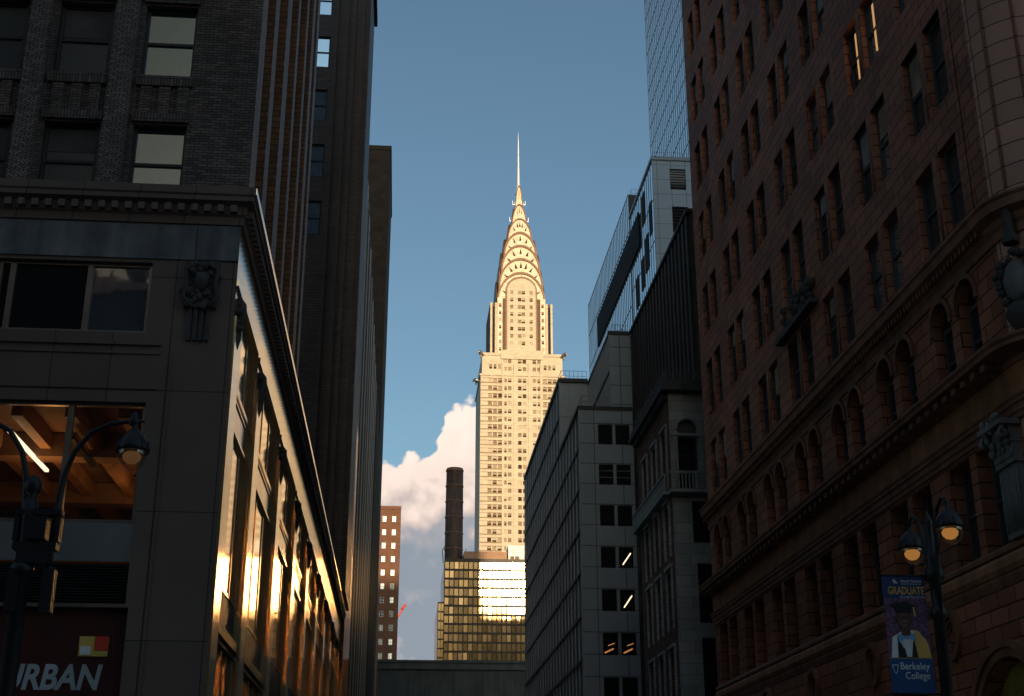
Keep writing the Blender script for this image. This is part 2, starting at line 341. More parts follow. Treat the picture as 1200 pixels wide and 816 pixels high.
def link(name, me, parent, loc=None):
    o = bpy.data.objects.new(name, me); COL.objects.link(o)
    if parent is not None: o.parent = parent
    if loc is not None: o.location = loc
    return o
def obj(name, mb, m, parent=None, org=None):
    """MB coordinates are world metres; the mesh is stored relative to its thing's base"""
    if org is None:
        org = Vector((0, 0, 0)); p = parent
        while p is not None: org = org + p.location; p = p.parent
    me = bpy.data.meshes.new(name); me.from_pydata([tuple(Vector(v) - org) for v in mb.v], [], mb.f)
    for mm in (m if isinstance(m, (list, tuple)) else [m]): me.materials.append(M[mm])
    for i, p in enumerate(me.polygons):
        p.material_index = mb.m[i]
        if i in mb.smooth: p.use_smooth = True
    me.update()
    o = link(name, me, parent)
    if parent is None: o.location = org
    return o
def thing(name, label, cat, loc=(0, 0, 0), group=None):
    o = bpy.data.objects.new(name, None); COL.objects.link(o); o.location = loc; o.empty_display_size = .2
    o['label'] = label; o['category'] = cat
    if group: o['group'] = group
    return o
def struct(name, mb, m):
    o = obj(name, mb, m); o['kind'] = 'structure'; return o
def stuffpart(o): o['kind'] = 'stuff'; return o
def wloc(o):
    v = Vector((0, 0, 0))
    while o is not None: v = v + o.location; o = o.parent
    return v
def window_proto(pl, w_, h_, sgn, fr=.07, bars='sash', fm='darkmetal', depth=.12):
    """frame mesh and pane mesh centred on the opening's lower middle; sgn = inward direction along the plane axis"""
    f = MB(); B = (lambda a0, a1, d0, d1, z0, z1: f.box(d0 * sgn, d1 * sgn, a0, a1, z0, z1)) if pl == 'x' else (lambda a0, a1, d0, d1, z0, z1: f.box(a0, a1, d0 * sgn, d1 * sgn, z0, z1))
    h2 = w_ / 2
    B(-h2, -h2 + fr, 0, depth, 0, h_); B(h2 - fr, h2, 0, depth, 0, h_)
    B(-h2 + fr, h2 - fr, 0, depth, 0, fr); B(-h2 + fr, h2 - fr, 0, depth, h_ - fr, h_)
    if bars in ('sash', 'cross'): B(-h2 + fr, h2 - fr, .012, depth - .012, h_ * .5 - fr * .45, h_ * .5 + fr * .45)
    if bars == 'cross': B(-fr * .35, fr * .35, .025, depth - .025, fr, h_ * .5 - fr * .45); B(-fr * .35, fr * .35, .025, depth - .025, h_ * .5 + fr * .45, h_ - fr)
    p = MB(); d = depth * .6 * sgn; a = h2 - fr * .5
    if pl == 'x': p.quad((d, -a, fr * .5), (d, a, fr * .5), (d, a, h_ - fr * .5), (d, -a, h_ - fr * .5))
    else: p.quad((-a, d, fr * .5), (a, d, fr * .5), (a, d, h_ - fr * .5), (-a, d, h_ - fr * .5))
    def me(n, b, m):
        e = bpy.data.meshes.new(n); e.from_pydata(b.v, [], b.f); e.materials.append(M[m]); return e
    return me, f, p, fm
class WinKind:
    def __init__(s, *a, pane='win', **k):
        me, f, p, fm = window_proto(*a, **k); s.f = me('window', f, fm); s.me = me; s.pb = p; s.panes = {}
    def put(s, parent, loc, pane='win'):
        if pane not in s.panes: s.panes[pane] = s.me('pane', s.pb, pane)
        o = link('window', s.f, parent, Vector(loc) - wloc(parent)); link('pane', s.panes[pane], o); return o
FY = lambda y: (lambda a, b, d: (a, y + d, b))      # frontal plane mapping for prisms
FX = lambda x: (lambda a, b, d: (x + d, a, b))

# ------------------------------------------------------------------ ground, roads, pavements
g = MB(); g.quad((-6000, -6000, -.02), (6000, -6000, -.02), (6000, 9000, -.02), (-6000, 9000, -.02)); struct('ground', g, 'asphalt')
g = MB(); g.quad((.6, -300, 0), (10.6, -300, 0), (10.6, 420, 0), (.6, 420, 0)); struct('street', g, 'asphalt')
g = MB(); g.quad((-200, 9, .004), (200, 9, .004), (200, 25, .004), (-200, 25, .004)); struct('avenue', g, 'asphalt')
for (x0, x1, y0, y1) in ((-4.2, .6, 25, 230), (10.6, 15, 25, 230), (-40, .6, 25, 30), (10.6, 60, 25, 28.4), (-60, .6, -36, 9), (10.6, 60, -36, 9)):
    if (x0, y0) == (-40, 25): x1, y0, y1 = -4.2, 25, 29.9
    if (x0, y0) == (10.6, 25) and x1 == 60: x0 = 15
    g = MB(); g.box(x0, x1, y0, y1, -.01, .13); struct('sidewalk', g, 'pavement')
for (x0, x1) in ((-4.2, .6), (10.6, 15)):
    xk = .6 if x0 < 0 else 10.6; g = MB(); g.box(xk - .16, xk + .16, 25.2, 230, -.01, .14) if x0 < 0 else g.box(xk - .16, xk + .16, 25.2, 230, -.01, .14); struct('kerb', g, 'kerb')
g = MB()
for i in range(9): g.quad((1 + i * 1.08, 26.2, .008), (1.6 + i * 1.08, 26.2, .008), (1.6 + i * 1.08, 29.2, .008), (1 + i * 1.08, 29.2, .008))
struct('crosswalk', g, 'paint')

# ------------------------------------------------------------------ LEFT: dark brick corner building over a stone base
LB = thing('corner_building', 'dark brick office building on grey stone base with polished bronze street side', 'building', (-20, 60, 0))
XL = -4.25
bh = [(-9.95, -6.3, 13.05, 14.88), (-9.95, -6.12, 6.6, 11.3), (-9.95, -6.05, 4.0, 6.52)]
w_ = MB(); w_.wall('y', 30, -40, XL, 0, 15.95, bh, .35)
obj('stone_wall', w_, 'granite', LB)
# moulded bands on the stone front
tr = MB()
for z0, z1, o in ((12.72, 12.82, .06), (12.5, 12.56, .035), (11.62, 11.68, .03)): tr.box(-40, -5.9, 30 - o, 30.002, z0, z1)
tr.box(-5.66, -5.62, 29.97, 30.002, 0.1, 12.6)
obj('band', tr, 'granite', LB)
tr = MB(); tr.box(-40, -5.3, 29.96, 30.01, 14.98, 15.9); tr.box(-5.27, XL - .003, 29.95, 30.01, 14.98, 15.9)
obj('frieze_panel', tr, 'friezestone', LB)
# carved cartouche
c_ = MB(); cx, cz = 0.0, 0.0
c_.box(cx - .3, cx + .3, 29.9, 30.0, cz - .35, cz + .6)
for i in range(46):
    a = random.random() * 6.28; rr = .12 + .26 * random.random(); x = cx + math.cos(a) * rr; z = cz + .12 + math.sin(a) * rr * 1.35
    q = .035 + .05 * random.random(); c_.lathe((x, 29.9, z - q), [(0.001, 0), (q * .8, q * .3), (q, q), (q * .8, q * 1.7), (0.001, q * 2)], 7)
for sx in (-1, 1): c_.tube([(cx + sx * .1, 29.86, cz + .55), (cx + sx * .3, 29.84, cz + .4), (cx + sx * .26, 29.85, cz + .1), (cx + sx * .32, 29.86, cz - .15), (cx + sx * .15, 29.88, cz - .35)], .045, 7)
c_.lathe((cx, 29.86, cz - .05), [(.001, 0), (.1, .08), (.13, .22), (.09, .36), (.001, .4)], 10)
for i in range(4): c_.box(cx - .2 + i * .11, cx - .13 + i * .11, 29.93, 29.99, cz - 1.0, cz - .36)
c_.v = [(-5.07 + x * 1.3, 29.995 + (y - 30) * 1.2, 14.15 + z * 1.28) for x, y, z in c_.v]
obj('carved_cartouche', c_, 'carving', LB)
# metal framed middle window band
def framed(parent, xs, z0, z1, y, panes, fm='bronzeframe', t=.07, name='window'):
    for i in range(len(xs) - 1):
        a, b = xs[i], xs[i + 1]; f = MB()
        f.box(a, a + t, y, y + .12, z0, z1); f.box(b - t, b, y, y + .12, z0, z1); f.box(a + t, b - t, y, y + .12, z0, z0 + t); f.box(a + t, b - t, y, y + .12, z1 - t, z1)
        fo = obj(name, f, fm, parent); p = MB(); p.quad((a + t / 2, y + .07, z0 + t / 2), (b - t / 2, y + .07, z0 + t / 2), (b - t / 2, y + .07, z1 - t / 2), (a + t / 2, y + .07, z1 - t / 2))
        obj('pane', p, panes[i], fo)
framed(LB, [-9.94, -9.62, -7.78, -6.31], 13.06, 14.87, 30.12, ['winblack', 'winblack', 'winsmoke'])
framed(LB, [-9.94, -7.84, -6.13], 8.45, 11.29, 30.12, ['shopglass', 'shopglass'])
p = MB(); p.box(-9.94, -6.13, 30.1, 30.3, 7.56, 8.44); obj('steel_spandrel', p, 'steel', LB)
p = MB(); p.box(-9.94, -6.13, 30.25, 30.3, 6.62, 7.52)
for i in range(13): p.box(-9.94, -6.13, 30.13, 30.24, 6.68 + i * .065, 6.70 + i * .065)
p.box(-9.94, -6.13, 30.07, 30.24, 6.53, 6.615); obj('louvre', p, 'steel' if 0 else 'darkmetal', LB)
p = MB(); p.box(-9.94, -6.06, 30.18, 30.34, 4.0, 6.5); fas = obj('sign_fascia', p, 'fascia', LB)
def text(s, x, z, h, y, m, parent, name='lettering', ext=.015, bold=.0, shear=0, width=None, plane='y', align='LEFT', basis=None):
    cu = bpy.data.curves.new('t', 'FONT'); cu.body = s; cu.size = 1; cu.extrude = 0; cu.offset = bold; cu.shear = shear; cu.align_x = 'LEFT'; cu.resolution_u = 4
    to = bpy.data.objects.new('t', cu); COL.objects.link(to); bpy.context.view_layer.update()
    me = bpy.data.meshes.new_from_object(to.evaluated_get(bpy.context.evaluated_depsgraph_get())); bpy.data.objects.remove(to)
    xs = [v.co.x for v in me.vertices]; ys = [v.co.y for v in me.vertices]; wx = max(xs) - min(xs); wy = max(ys) - min(ys)
    sc = h / wy; sx = (width / wx) if width else sc; org = wloc(parent)
    for v in me.vertices:
        a = (v.co.x - min(xs)) * sx; b = (v.co.y - min(ys)) * sc
        if basis: v.co = basis(x + a, z + b) - org
        else: v.co = Vector((x + a, y, z + b)) - org
    me.materials.clear(); me.materials.append(M[m]); return link(name, me, parent)
text('URBAN', -8.62, 4.74, .56, 30.17, 'letter', LB, shear=.18, bold=.03, width=2.12)
p = MB(); p.box(-7.06, -6.43, 30.15, 30.179, 5.47, 5.9); lg = obj('logo_board', p, 'yellow', LB)
p = MB(); p.box(-6.72, -6.43, 30.13, 30.149, 5.6, 5.9); obj('logo_patch', p, 'red', lg)
p = MB(); p.box(-7.02, -6.8, 30.13, 30.149, 5.5, 5.68); obj('logo_patch', p, 'wht', lg)
# lit room behind the lower window band
rm = MB(); rm.quad((-16, 30.5, 11.6), (-5, 30.5, 11.6), (-5, 46, 11.6), (-16, 46, 11.6)); rm.quad((-16, 30.5, 7.4), (-5, 30.5, 7.4), (-5, 46, 7.4), (-16, 46, 7.4))
rm.quad((-16, 46, 7.4), (-5, 46, 7.4), (-5, 46, 11.6), (-16, 46, 11.6)); rm.quad((-5.0, 30.5, 7.4), (-5.0, 46, 7.4), (-5.0, 46, 11.6), (-5.0, 30.5, 11.6)); rm.quad((-16, 30.5, 7.4), (-16, 46, 7.4), (-16, 46, 11.6), (-16, 30.5, 11.6))
obj('lit_room', rm, 'roomwall', LB)
for k in range(5):
    b_ = MB(); b_.box(-10.65 + k * 1.25, -10.38 + k * 1.25, 30.8, 46, 11.15, 11.58); obj('ceiling_beam', b_, 'beam', LB)
b_ = MB(); b_.box(-16, -5, 33.6, 34.2, 10.95, 11.56); b_.box(-16, -5, 38.6, 39.2, 10.95, 11.56); obj('cross_beam', b_, 'roomwall', LB)
for (x, y0, y1, z) in ((-9.55, 31.2, 35.0, 10.9),):
    b_ = MB(); b_.box(x - .05, x + .05, y0, y1, z, z + .07); s_ = obj('strip_light_and_glint', b_, 'tube', LB)
for (x, y0, y1, z) in ((-8.2, 31.8, 34.4, 10.9), (-7.1, 34.6, 38.2, 10.7)):
    b_ = MB(); b_.box(x - .07, x + .07, y0, y1, z, z + .09); b_.tube([(x, y0 + .4, z + .08), (x, y0 + .4, 11.55)], .012, 5); b_.tube([(x, y1 - .4, z + .08), (x, y1 - .4, 11.55)], .012, 5); obj('hanging_fixture', b_, 'darkmetal', LB)
for (x, y) in ((-9.2, 33.5), (-7.0, 36.5)):
    ld = bpy.data.lights.new('room_light', 'POINT'); ld.energy = 34; ld.color = (1, .52, .18); ld.shadow_soft_size = .3
    lo = bpy.data.objects.new('room_light', ld); COL.objects.link(lo); lo.parent = LB; lo.location = Vector((x, y, 10.2)) - wloc(LB)
# cornice between base and brick
path = [(-40, 30, 0, -1), (XL, 30, .0, -1), (XL, 30, 1, -1), (XL, 30, 1, 0), (XL, 94, 1, 0)]
path = [(-40, 30, 0, -1), (XL, 30, 1, -1), (XL, 94, 1, 0)]
cn = MB(); cn.sweep([(0, 15.95), (.05, 15.95), (.07, 16.15), (.12, 16.2), (.12, 16.42), (.3, 16.5), (.3, 16.62), (.34, 16.66), (.34, 16.86), (.02, 16.96), (.0, 16.96)], path)
dn = cn
for i in range(110): dn.box(XL - .1 - i * .32, XL - .26 - i * .32, 29.74, 29.88, 16.22, 16.4)
for i in range(200): dn.box(XL + .12, XL + .26, 30.1 + i * .32, 30.26 + i * .32, 16.22, 16.4)
obj('cornice', cn, 'granite', LB)
ed = MB(); ed.sweep([(.341, 16.68), (.365, 16.68), (.365, 16.85), (.341, 16.85)], [(XL, 29.7, 1, 0), (XL, 94, 1, 0)]); obj('cornice_edge', ed, 'polished', LB)
# street side of the base: polished piers, recessed glazed bays
rec = .13; bay = 7.5
fz = MB(); fz.box(XL - .5, XL, 30.01, 94, 14.6, 15.95); obj('frieze', fz, 'polished', LB)
core = MB(); core.box(-40, XL - rec - .35, 47, 94, 0, 16.9); core.box(-40, -16.1, 30.6, 47, 0, 16.9); core.box(-16.1, XL - rec - .35, 30.6, 47, 11.7, 16.9); core.box(-16.1, XL - rec - .35, 30.6, 47, 0, 7.3)
obj('base_core', core, 'gap', LB)
y = 30.01; piers = [(30.01, 31.3)]
k = 0
while 35.5 + k * bay < 94: piers.append((35.5 + k * bay, 36.8 + k * bay)); k += 1
piers.append((93.2, 94.0))
for i, (a, b) in enumerate(piers):
    m_ = MB(); m_.box(XL - rec - .3, XL, a, b, 0, 14.6); m_.box(XL - .002, XL + .05, a + .1, b - .1, .6, 13.6) ; m_.box(XL, XL + .06, a, b, 14.35, 14.5)
    pr = obj('pier', m_, 'polished', LB)
    br = MB(); yc = (a + b) / 2
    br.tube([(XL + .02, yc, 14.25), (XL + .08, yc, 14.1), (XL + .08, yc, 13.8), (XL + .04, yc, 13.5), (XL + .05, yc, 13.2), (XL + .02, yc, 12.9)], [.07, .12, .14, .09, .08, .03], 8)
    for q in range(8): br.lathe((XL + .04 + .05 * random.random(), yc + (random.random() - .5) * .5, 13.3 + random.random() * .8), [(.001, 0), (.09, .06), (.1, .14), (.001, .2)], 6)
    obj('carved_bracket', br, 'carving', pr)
for i in range(len(piers) - 1):
    a, b = piers[i][1], piers[i + 1][0]
    if b - a < .5: continue
    xr = XL - rec; yc = (a + b) / 2
    pa = MB(); pa.box(xr - .25, xr, a, b, 11.3, 12.4); pa.box(xr, xr + .05, a, b, 12.28, 12.4); pa.box(xr, xr + .05, a, b, 11.3, 11.38); pa.box(xr, xr + .03, a, b, 12.12, 12.17)
    obj('spandrel', pa, 'polished2', LB)
    wz = [(12.4, 14.6), (7.45, 11.3)]
    for z0, z1 in wz:
        f = MB()
        for yy in (a, a + (b - a) / 3, a + 2 * (b - a) / 3, b - .09): f.box(xr - .12, xr - .02, yy, yy + .09, z0, z1)
        f.box(xr - .11, xr - .03, a, b, z0, z0 + .1); f.box(xr - .11, xr - .03, a, b, z1 - .1, z1)
        fo = obj('window', f, 'polished2', LB); g_ = MB(); g_.quad((xr - .05, a, z0), (xr - .05, b, z0), (xr - .05, b, z1), (xr - .05, a, z1)); obj('pane', g_, 'bayglass', fo)
    gr = MB(); gr.box(xr - .06, xr - .03, a, b, 6.6, 7.4)
    for q in range(14): gr.box(xr - .03, xr - .005, a, b, 6.63 + q * .055, 6.65 + q * .055)
    obj('vent_grille', gr, 'steel', LB)
    sl = MB(); sl.box(xr - .2, xr + .12, a, b, 6.25, 6.5); sl.box(xr - .2, xr + .05, a, b, 6.1, 6.2); obj('canopy_ledge', sl, 'darkmetal', LB)
    f = MB()
    for q in range(5): yy = a + (b - a - .1) * q / 4; f.box(xr - .12, xr - .0, yy, yy + .12, .3, 6.05)
    f.box(xr - .1, xr - .02, a, b, 2.4, 2.5); fo = obj('shopfront', f, 'polished2', LB); g_ = MB(); g_.quad((xr - .09, a, .1), (xr - .09, b, .1), (xr - .09, b, 6.1), (xr - .09, a, 6.1)); obj('pane', g_, 'win', fo)
# upper brick wing with windows
fl = []; z = 16.96
rows = [(16.72, 18.83), (20.3, 22.42)]
while rows[-1][1] < 76: rows.append((rows[-1][0] + 3.56, rows[-1][1] + 3.56))
cols = [(-7.2, -5.85), (-9.42, -8.02), (-11.64, -10.2), (-13.9, -12.46), (-16.1, -14.7)]
holes = [(a, b, z0, z1) for a, b in cols for z0, z1 in rows]
wl = MB(); wl.wall('y', 30.22, -40, XL + .08, 16.9, 80, holes, .32); obj('brick_wall', wl, 'dbrick', LB)
for a, b in ((-7.95, -7.3), (-10.12, -9.52), (-12.38, -11.72), (-14.6, -14.0)):
    m_ = MB(); m_.box(a + .04, b - .04, 29.98, 30.215, 16.97, 80); pr = obj('brick_pier', m_, 'herring', LB)
for (a, b) in cols[:3]:
    for (z0, z1) in rows[:2]:
        m_ = MB(); m_.box(a - .05, b + .05, 30.13, 30.215, z1 + .06, z1 + .3); obj('soldier_course', m_, 'soldier', LB); m_ = MB(); m_.box(a - .05, b + .05, 30.13, 30.215, z1 + 1.12, z1 + 1.38); obj('soldier_course', m_, 'soldier', LB)
        m_ = MB(); 
        for q in range(3): m_.box(a + .1 + q * .47, a + .38 + q * .47, 30.15, 30.215, z1 + .32, z1 + 1.1)
        obj('brick_panel', m_, 'dbrick', LB)
K = WinKind('y', 1.36, 2.12, 1, fr=.085, fm='darkmetal')
for ci, (a, b) in enumerate(cols):
    for ri, (z0, z1) in enumerate(rows[:8]):
        K.put(LB, ((a + b) / 2, 30.4, z0), 'winmirror' if ci == 0 else ('winblind' if ri % 2 == 0 or ci else 'winblack'))
        if ci == 1 and ri < 2:
            bl = MB(); bl.quad((a + .08, 30.455, z1 - (.75 if ri == 0 else .95)), (b - .08, 30.455, z1 - (.75 if ri == 0 else .95)), (b - .08, 30.455, z1 - .1), (a + .08, 30.455, z1 - .1)); obj('blind', bl, 'wintan' if 0 else 'jamb', LB)
cb = MB(); cb.box(-40, XL - .45, 30.62, 47.5, 16.9, 80); obj('wing_core', cb, 'gap', LB)
# side of the first wing: projecting piers with recessed dark bays
sw = MB(); sw.wall('x', XL + .08, 30.22, 47.5, 16.9, 80, [], -.1)
sw.v = []; sw.f = []; sw.m = []
pcs = [(30.22, 31.3), (33.0, 33.9), (36.0, 37.2), (39.2, 39.9), (42.2, 42.9), (44.6, 45.6), (46.6, 47.5)]
for a, b in pcs: m_ = MB(); m_.box(XL - .5, XL + .08, a + .001, b, 16.9, 80); obj('side_pier', m_, 'sidepier', LB)
for (a, b), (c, d) in zip(pcs, pcs[1:]):
    m_ = MB(); m_.wall('x', XL - .28, b, c, 16.9, 80, [(b + .25, c - .25, z0, z1) for z0, z1 in rows[1:]], -.12); obj('side_bay', m_, 'wingbrick', LB)
m_ = MB(); m_.box(-40, XL - .5, 47.5, 47.8, 16.9, 80); obj('court_wall', m_, 'dbrick', LB)
# second wing
YW = 86; rw = [(46.9 + 4.62 * k, 49.6 + 4.62 * k) for k in range(-1, 8)]
m_ = MB(); m_.wall('y', YW, -40, -3.9, 16.9, 80, [(-8, -6.62, a, b) for a, b in rw], .25); obj('wing_wall', m_, 'wingbrick', LB)
for a, b in ((-6.3, -6.1), (-5.6, -5.3), (-5.0, -4.75), (-4.3, -4.1)): m_ = MB(); m_.box(a, b, YW - .18, YW - .002, 16.97, 80); obj('wing_pier', m_, 'wingbrick', LB)
m_ = MB(); m_.box(-40, -3.9, YW + .4, 94, 16.9, 80); obj('wing_block', m_, 'wingbrick', LB)
m_ = MB(); m_.box(-3.9, -3.7, 86.1, 93.9, 16.97, 80); m_.box(-3.9, -3.45, 85.9, 94.1, 65.4, 66); obj('wing_side', m_, 'wingbrick', LB)
K2 = WinKind('y', 1.38, 2.7, 1, fr=.1)
for a, b in rw: K2.put(LB, (-7.31, YW + .1, a), 'winmirror')
m_ = MB(); m_.box(-40, XL + .08, 47.8, YW - .2, 16.96, 17.05); obj('court_roof', m_, 'tar', LB)

# ------------------------------------------------------------------ far left buildings
b = thing('finned_building', 'narrow building of tall bronze fins between the brick corner building and the rippled metal one', 'building', (-10, 100, 0))
m_ = MB(); m_.box(-30, -4.5, 94.3, 105.5, 0, 34); obj('wall', m_, 'ribdark', b)
for i in range(9): m_ = MB(); m_.box(-4.5, -4.0, 94.6 + i * 1.25, 94.95 + i * 1.25, 0, 33.4 - i * .05); obj('fin', m_, 'polished2', b)
b = thing('mesh_clad_building', 'tall building clad in rippled silver metal mesh beyond the bronze fins', 'building', (-15, 135, 0))
m_ = MB(); m_.box(-34, -4.45, 106, 165, 0, 57); obj('wall', m_, 'ribdark', b)
m_ = MB(); n = 34; rm_ = random.Random(9); off = [[rm_.uniform(-.1, .1) + .13 * (i % 2) for j in range(30)] for i in range(n + 1)]
for i in range(n):
    y0 = 106 + 59 * i / n; y1 = 106 + 59 * (i + 1) / n
    for j in range(28):
        z0 = 2.0 * j + 1; z1 = z0 + 2.0
        m_.quad((-4.42 + off[i][j], y0, z0), (-4.42 + off[i + 1][j], y1, z0), (-4.42 + off[i + 1][j + 1], y1, z1), (-4.42 + off[i][j + 1], y0, z1))
obj('metal_mesh', m_, 'mesh', b)
for i in range(26): m_ = MB(); o_ = rm_.uniform(.0, .05); yy = 106.6 + i * 2.25 + rm_.uniform(-.2, .2); m_.box(-4.6, -4.11 + o_, yy, yy + .3, 0, 57); obj('vertical_rib', m_, 'ribmetal' if i % 3 else 'steel', b)
m_ = MB(); m_.box(-34, -4.2, 105.7, 106, 0, 57.3); m_.box(-34, -4.15, 106.001, 165, 57, 57.4); obj('edge_trim', m_, 'steel', b)
b = thing('brown_slab_building', 'tall dark brown slab rising behind the rippled metal building', 'building', (-12, 200, 0))
m_ = MB(); m_.box(-26, -4.25, 166, 200, 0, 58); m_.box(-26, -4.2, 200, 226, 0, 113); obj('wall', m_, 'slabbrick', b)
for i in range(17): m_ = MB(); m_.box(-4.24, -4.02, 167 + i * 2, 167.25 + i * 2, 0, 57.8); obj('fin', m_, 'darkmetal', b)
m_ = MB(); m_.box(-26.2, -4.05, 199.9, 226.1, 112.6, 113.4); obj('parapet', m_, 'slabbrick', b)
b = thing('brick_apartment_tower', 'red brown brick apartment tower with pale square windows, far away beside the dark slab', 'building', (-8, 428, 0))
hs = []
for r_ in range(26):
    zt = 101 - 4.35 * r_
    for c_x in (-3.35, -6.45, -9.6, -12.7): hs.append((c_x - .62, c_x + .62, zt - 1.9, zt))
m_ = MB(); m_.wall('y', 420, -18, -1.25, 0, 104, [h for h in hs if h[2] > 45], .3); m_.box(-18, -1.25, 420.5, 440, 0, 103.9); m_.quad((-1.25, 420, 0), (-1.25, 420.5, 0), (-1.25, 420.5, 104), (-1.25, 420, 104)); m_.quad((-18, 420, 104), (-1.25, 420, 104), (-1.25, 420.5, 104), (-18, 420.5, 104)); obj('wall', m_, 'aptbrick', b)
m_ = MB(); m_.box(-18.1, -1.15, 419.8, 419.99, 103.2, 104.3); obj('parapet', m_, 'aptbrick', b)
K3 = WinKind('y', 1.24, 1.9, 1, fr=.13, fm='white', bars='cross')
for i, h in enumerate(hs):
    if h[2] > 45 and h[0] > -8: K3.put(b, ((h[0] + h[1]) / 2, 420.1, h[2]), 'winblack' if (i // 4) in (5, 6, 7, 8) and i % 3 else 'aptwin')
# small crane
b = thing('tower_crane', 'tiny red construction crane jib leaning out past the brick apartment tower', 'crane', (-1, 600, 0))
m_ = MB(); m_.tube([(-3.4, 600, 0), (-3.4, 600, 97)], .35, 6); obj('mast', m_, 'red', b)
m_ = MB(); m_.tube([(-3.6, 600, 94), (1.3, 600, 102.6)], .35, 6); m_.tube([(-.2, 600, 100.6), (1.5, 600, 103)], .6, 6); obj('jib', m_, 'red', b)

# ------------------------------------------------------------------ bronze glass building, chimney, bridge
GB = thing('bronze_glass_building', 'bronze mirror glass office block standing in front of the lit tower', 'building', (35, 345, 0))
m_ = MB(); m_.box(10.4, 70, 330.3, 362, 0, 68.8); rp = random.Random(21)
for i in range(49):
    for j in range(22):
        xa = 10.4 + i * 1.2; z1_ = 68.78 - j * 2.25; tx_, tz_ = rp.gauss(0, .010), rp.gauss(0, .010)
        m_.quad(*[(x, 330.22 + tx_ * (x - xa - .6) + tz_ * (z - z1_ + 1.1), z) for x, z in ((xa, z1_ - 2.2), (xa + 1.2, z1_ - 2.2), (xa + 1.2, z1_), (xa, z1_))])
obj('glass_wall', m_, 'goldglass', GB)
m_ = MB()
for i in range(50): x = 10.4 + i * 1.2; m_.box(x - .12, x + .12, 330.0, 330.19, 0, 68.8)
for j in range(30): z = 68.8 - j * 2.25; m_.box(10.3, 70, 330.05, 330.195, z - .5, z)
obj('curtain_grid', m_, 'goldframe', GB)
m_ = MB(); m_.box(8.9, 10.38, 330.5, 360, 0, 58.2); obj('side_bay', m_, 'goldglass', GB)
m_ = MB()
for j in range(26): z = 58.2 - j * 2.25; m_.box(8.85, 10.36, 330.3, 330.49, z - .3, z)
m_.box(8.85, 9.0, 330.32, 330.48, 0, 58.2); m_.box(9.6, 9.7, 330.32, 330.48, 0, 58.2); obj('side_grid', m_, 'goldframe', GB)
m_ = MB(); m_.box(15.3, 26.2, 332, 350, 68.8, 71.4); obj('penthouse', m_, 'penthouse', GB)
m_ = MB(); m_.box(10.4, 70, 330.1, 330.4, 68.81, 69.2); obj('parapet', m_, 'goldframe', GB)
b = thing('cooling_unit', 'white rooftop housing with dark openings, right end of the bronze glass roof', 'rooftop unit', (28, 334, 68.8))
m_ = MB(); m_.wall('y', 331, 26.5, 30.6, 68.81, 72.9, [(27.0, 28.0, 69.3, 70.1), (28.2, 29.3, 69.3, 70.1)], .3); m_.box(26.5, 30.6, 331.4, 338, 68.81, 72.9); obj('housing', m_, 'white', b)
m_ = MB(); m_.box(26.9, 29.4, 331.3, 331.39, 69.2, 70.2); obj('opening', m_, 'wintan', b)
b = thing('chimney_stack', 'tall dark steel chimney with ring bands rising above the bronze glass roof', 'chimney', (12.85, 338, 60))
m_ = MB(); m_.lathe((12.85, 338, 60), [(2.36, 0), (2.3, 20), (2.2, 34.6), (1.9, 34.6), (1.9, 31)], 28); obj('shaft', m_, 'chim', b)
for k in range(8): m_ = MB(); zb = 94.3 - .5 - k * 4.2; rr = 2.23 + .02 * k; m_.lathe((12.85, 338, zb), [(rr, 0), (rr + .14, .05), (rr + .14, .4), (rr, .45)], 28); obj('ring_band', m_, 'chimband', b)
m_ = MB()
for a in (.3, 1.9, 3.6, 5.2): m_.tube([(12.85 + math.cos(a) * 2.5, 338 + math.sin(a) * 2.5, 68), (12.85 + math.cos(a) * 2.35, 338 + math.sin(a) * 2.35, 93.8)], .06, 5)
m_.tube([(10.2, 336, 69), (9.9, 336, 72.5), (10.6, 336, 73.5)], .12, 6); m_.tube([(15.5, 336, 69), (16, 336, 73)], .1, 6); obj('ladder_pipe', m_, 'chimband', b)
m_ = MB()
for i in range(44): m_.box(12.3, 13.0, 335.42, 335.52, 69.6 + i * .56, 69.68 + i * .56)
m_.box(12.3, 12.38, 335.4, 335.54, 69, 94.5); m_.box(12.92, 13.0, 335.4, 335.54, 69, 94.5); obj('ladder', m_, 'chimband', b)
b = thing('elevated_bridge', 'dark elevated roadway bridge crossing the whole street below the bronze building', 'bridge', (8, 236, 0))
m_ = MB(); m_.box(-4.0, 60, 232.3, 244, 24, 30); obj('girder', m_, 'viaduct', b)
m_ = MB(); m_.box(-4.0, 60, 231.8, 232.29, 29.8, 31.25); m_.box(-4, 60, 231.5, 231.79, 30.9, 31.3); obj('parapet', m_, 'viaduct', b)
m_ = MB()
for i in range(100): m_.box(-3.9 + i * .55, -3.8 + i * .55, 232.12, 232.29, 25.3, 29.7)
m_.box(-4, 60, 231.95, 232.3, 24.7, 25.2); obj('rib_panel', m_, 'viaduct', b)
for x in (-2, 24, 50): m_ = MB(); m_.box(x - 1.2, x + 1.2, 234, 242, 0, 23.99); obj('pier', m_, 'greystone', b)

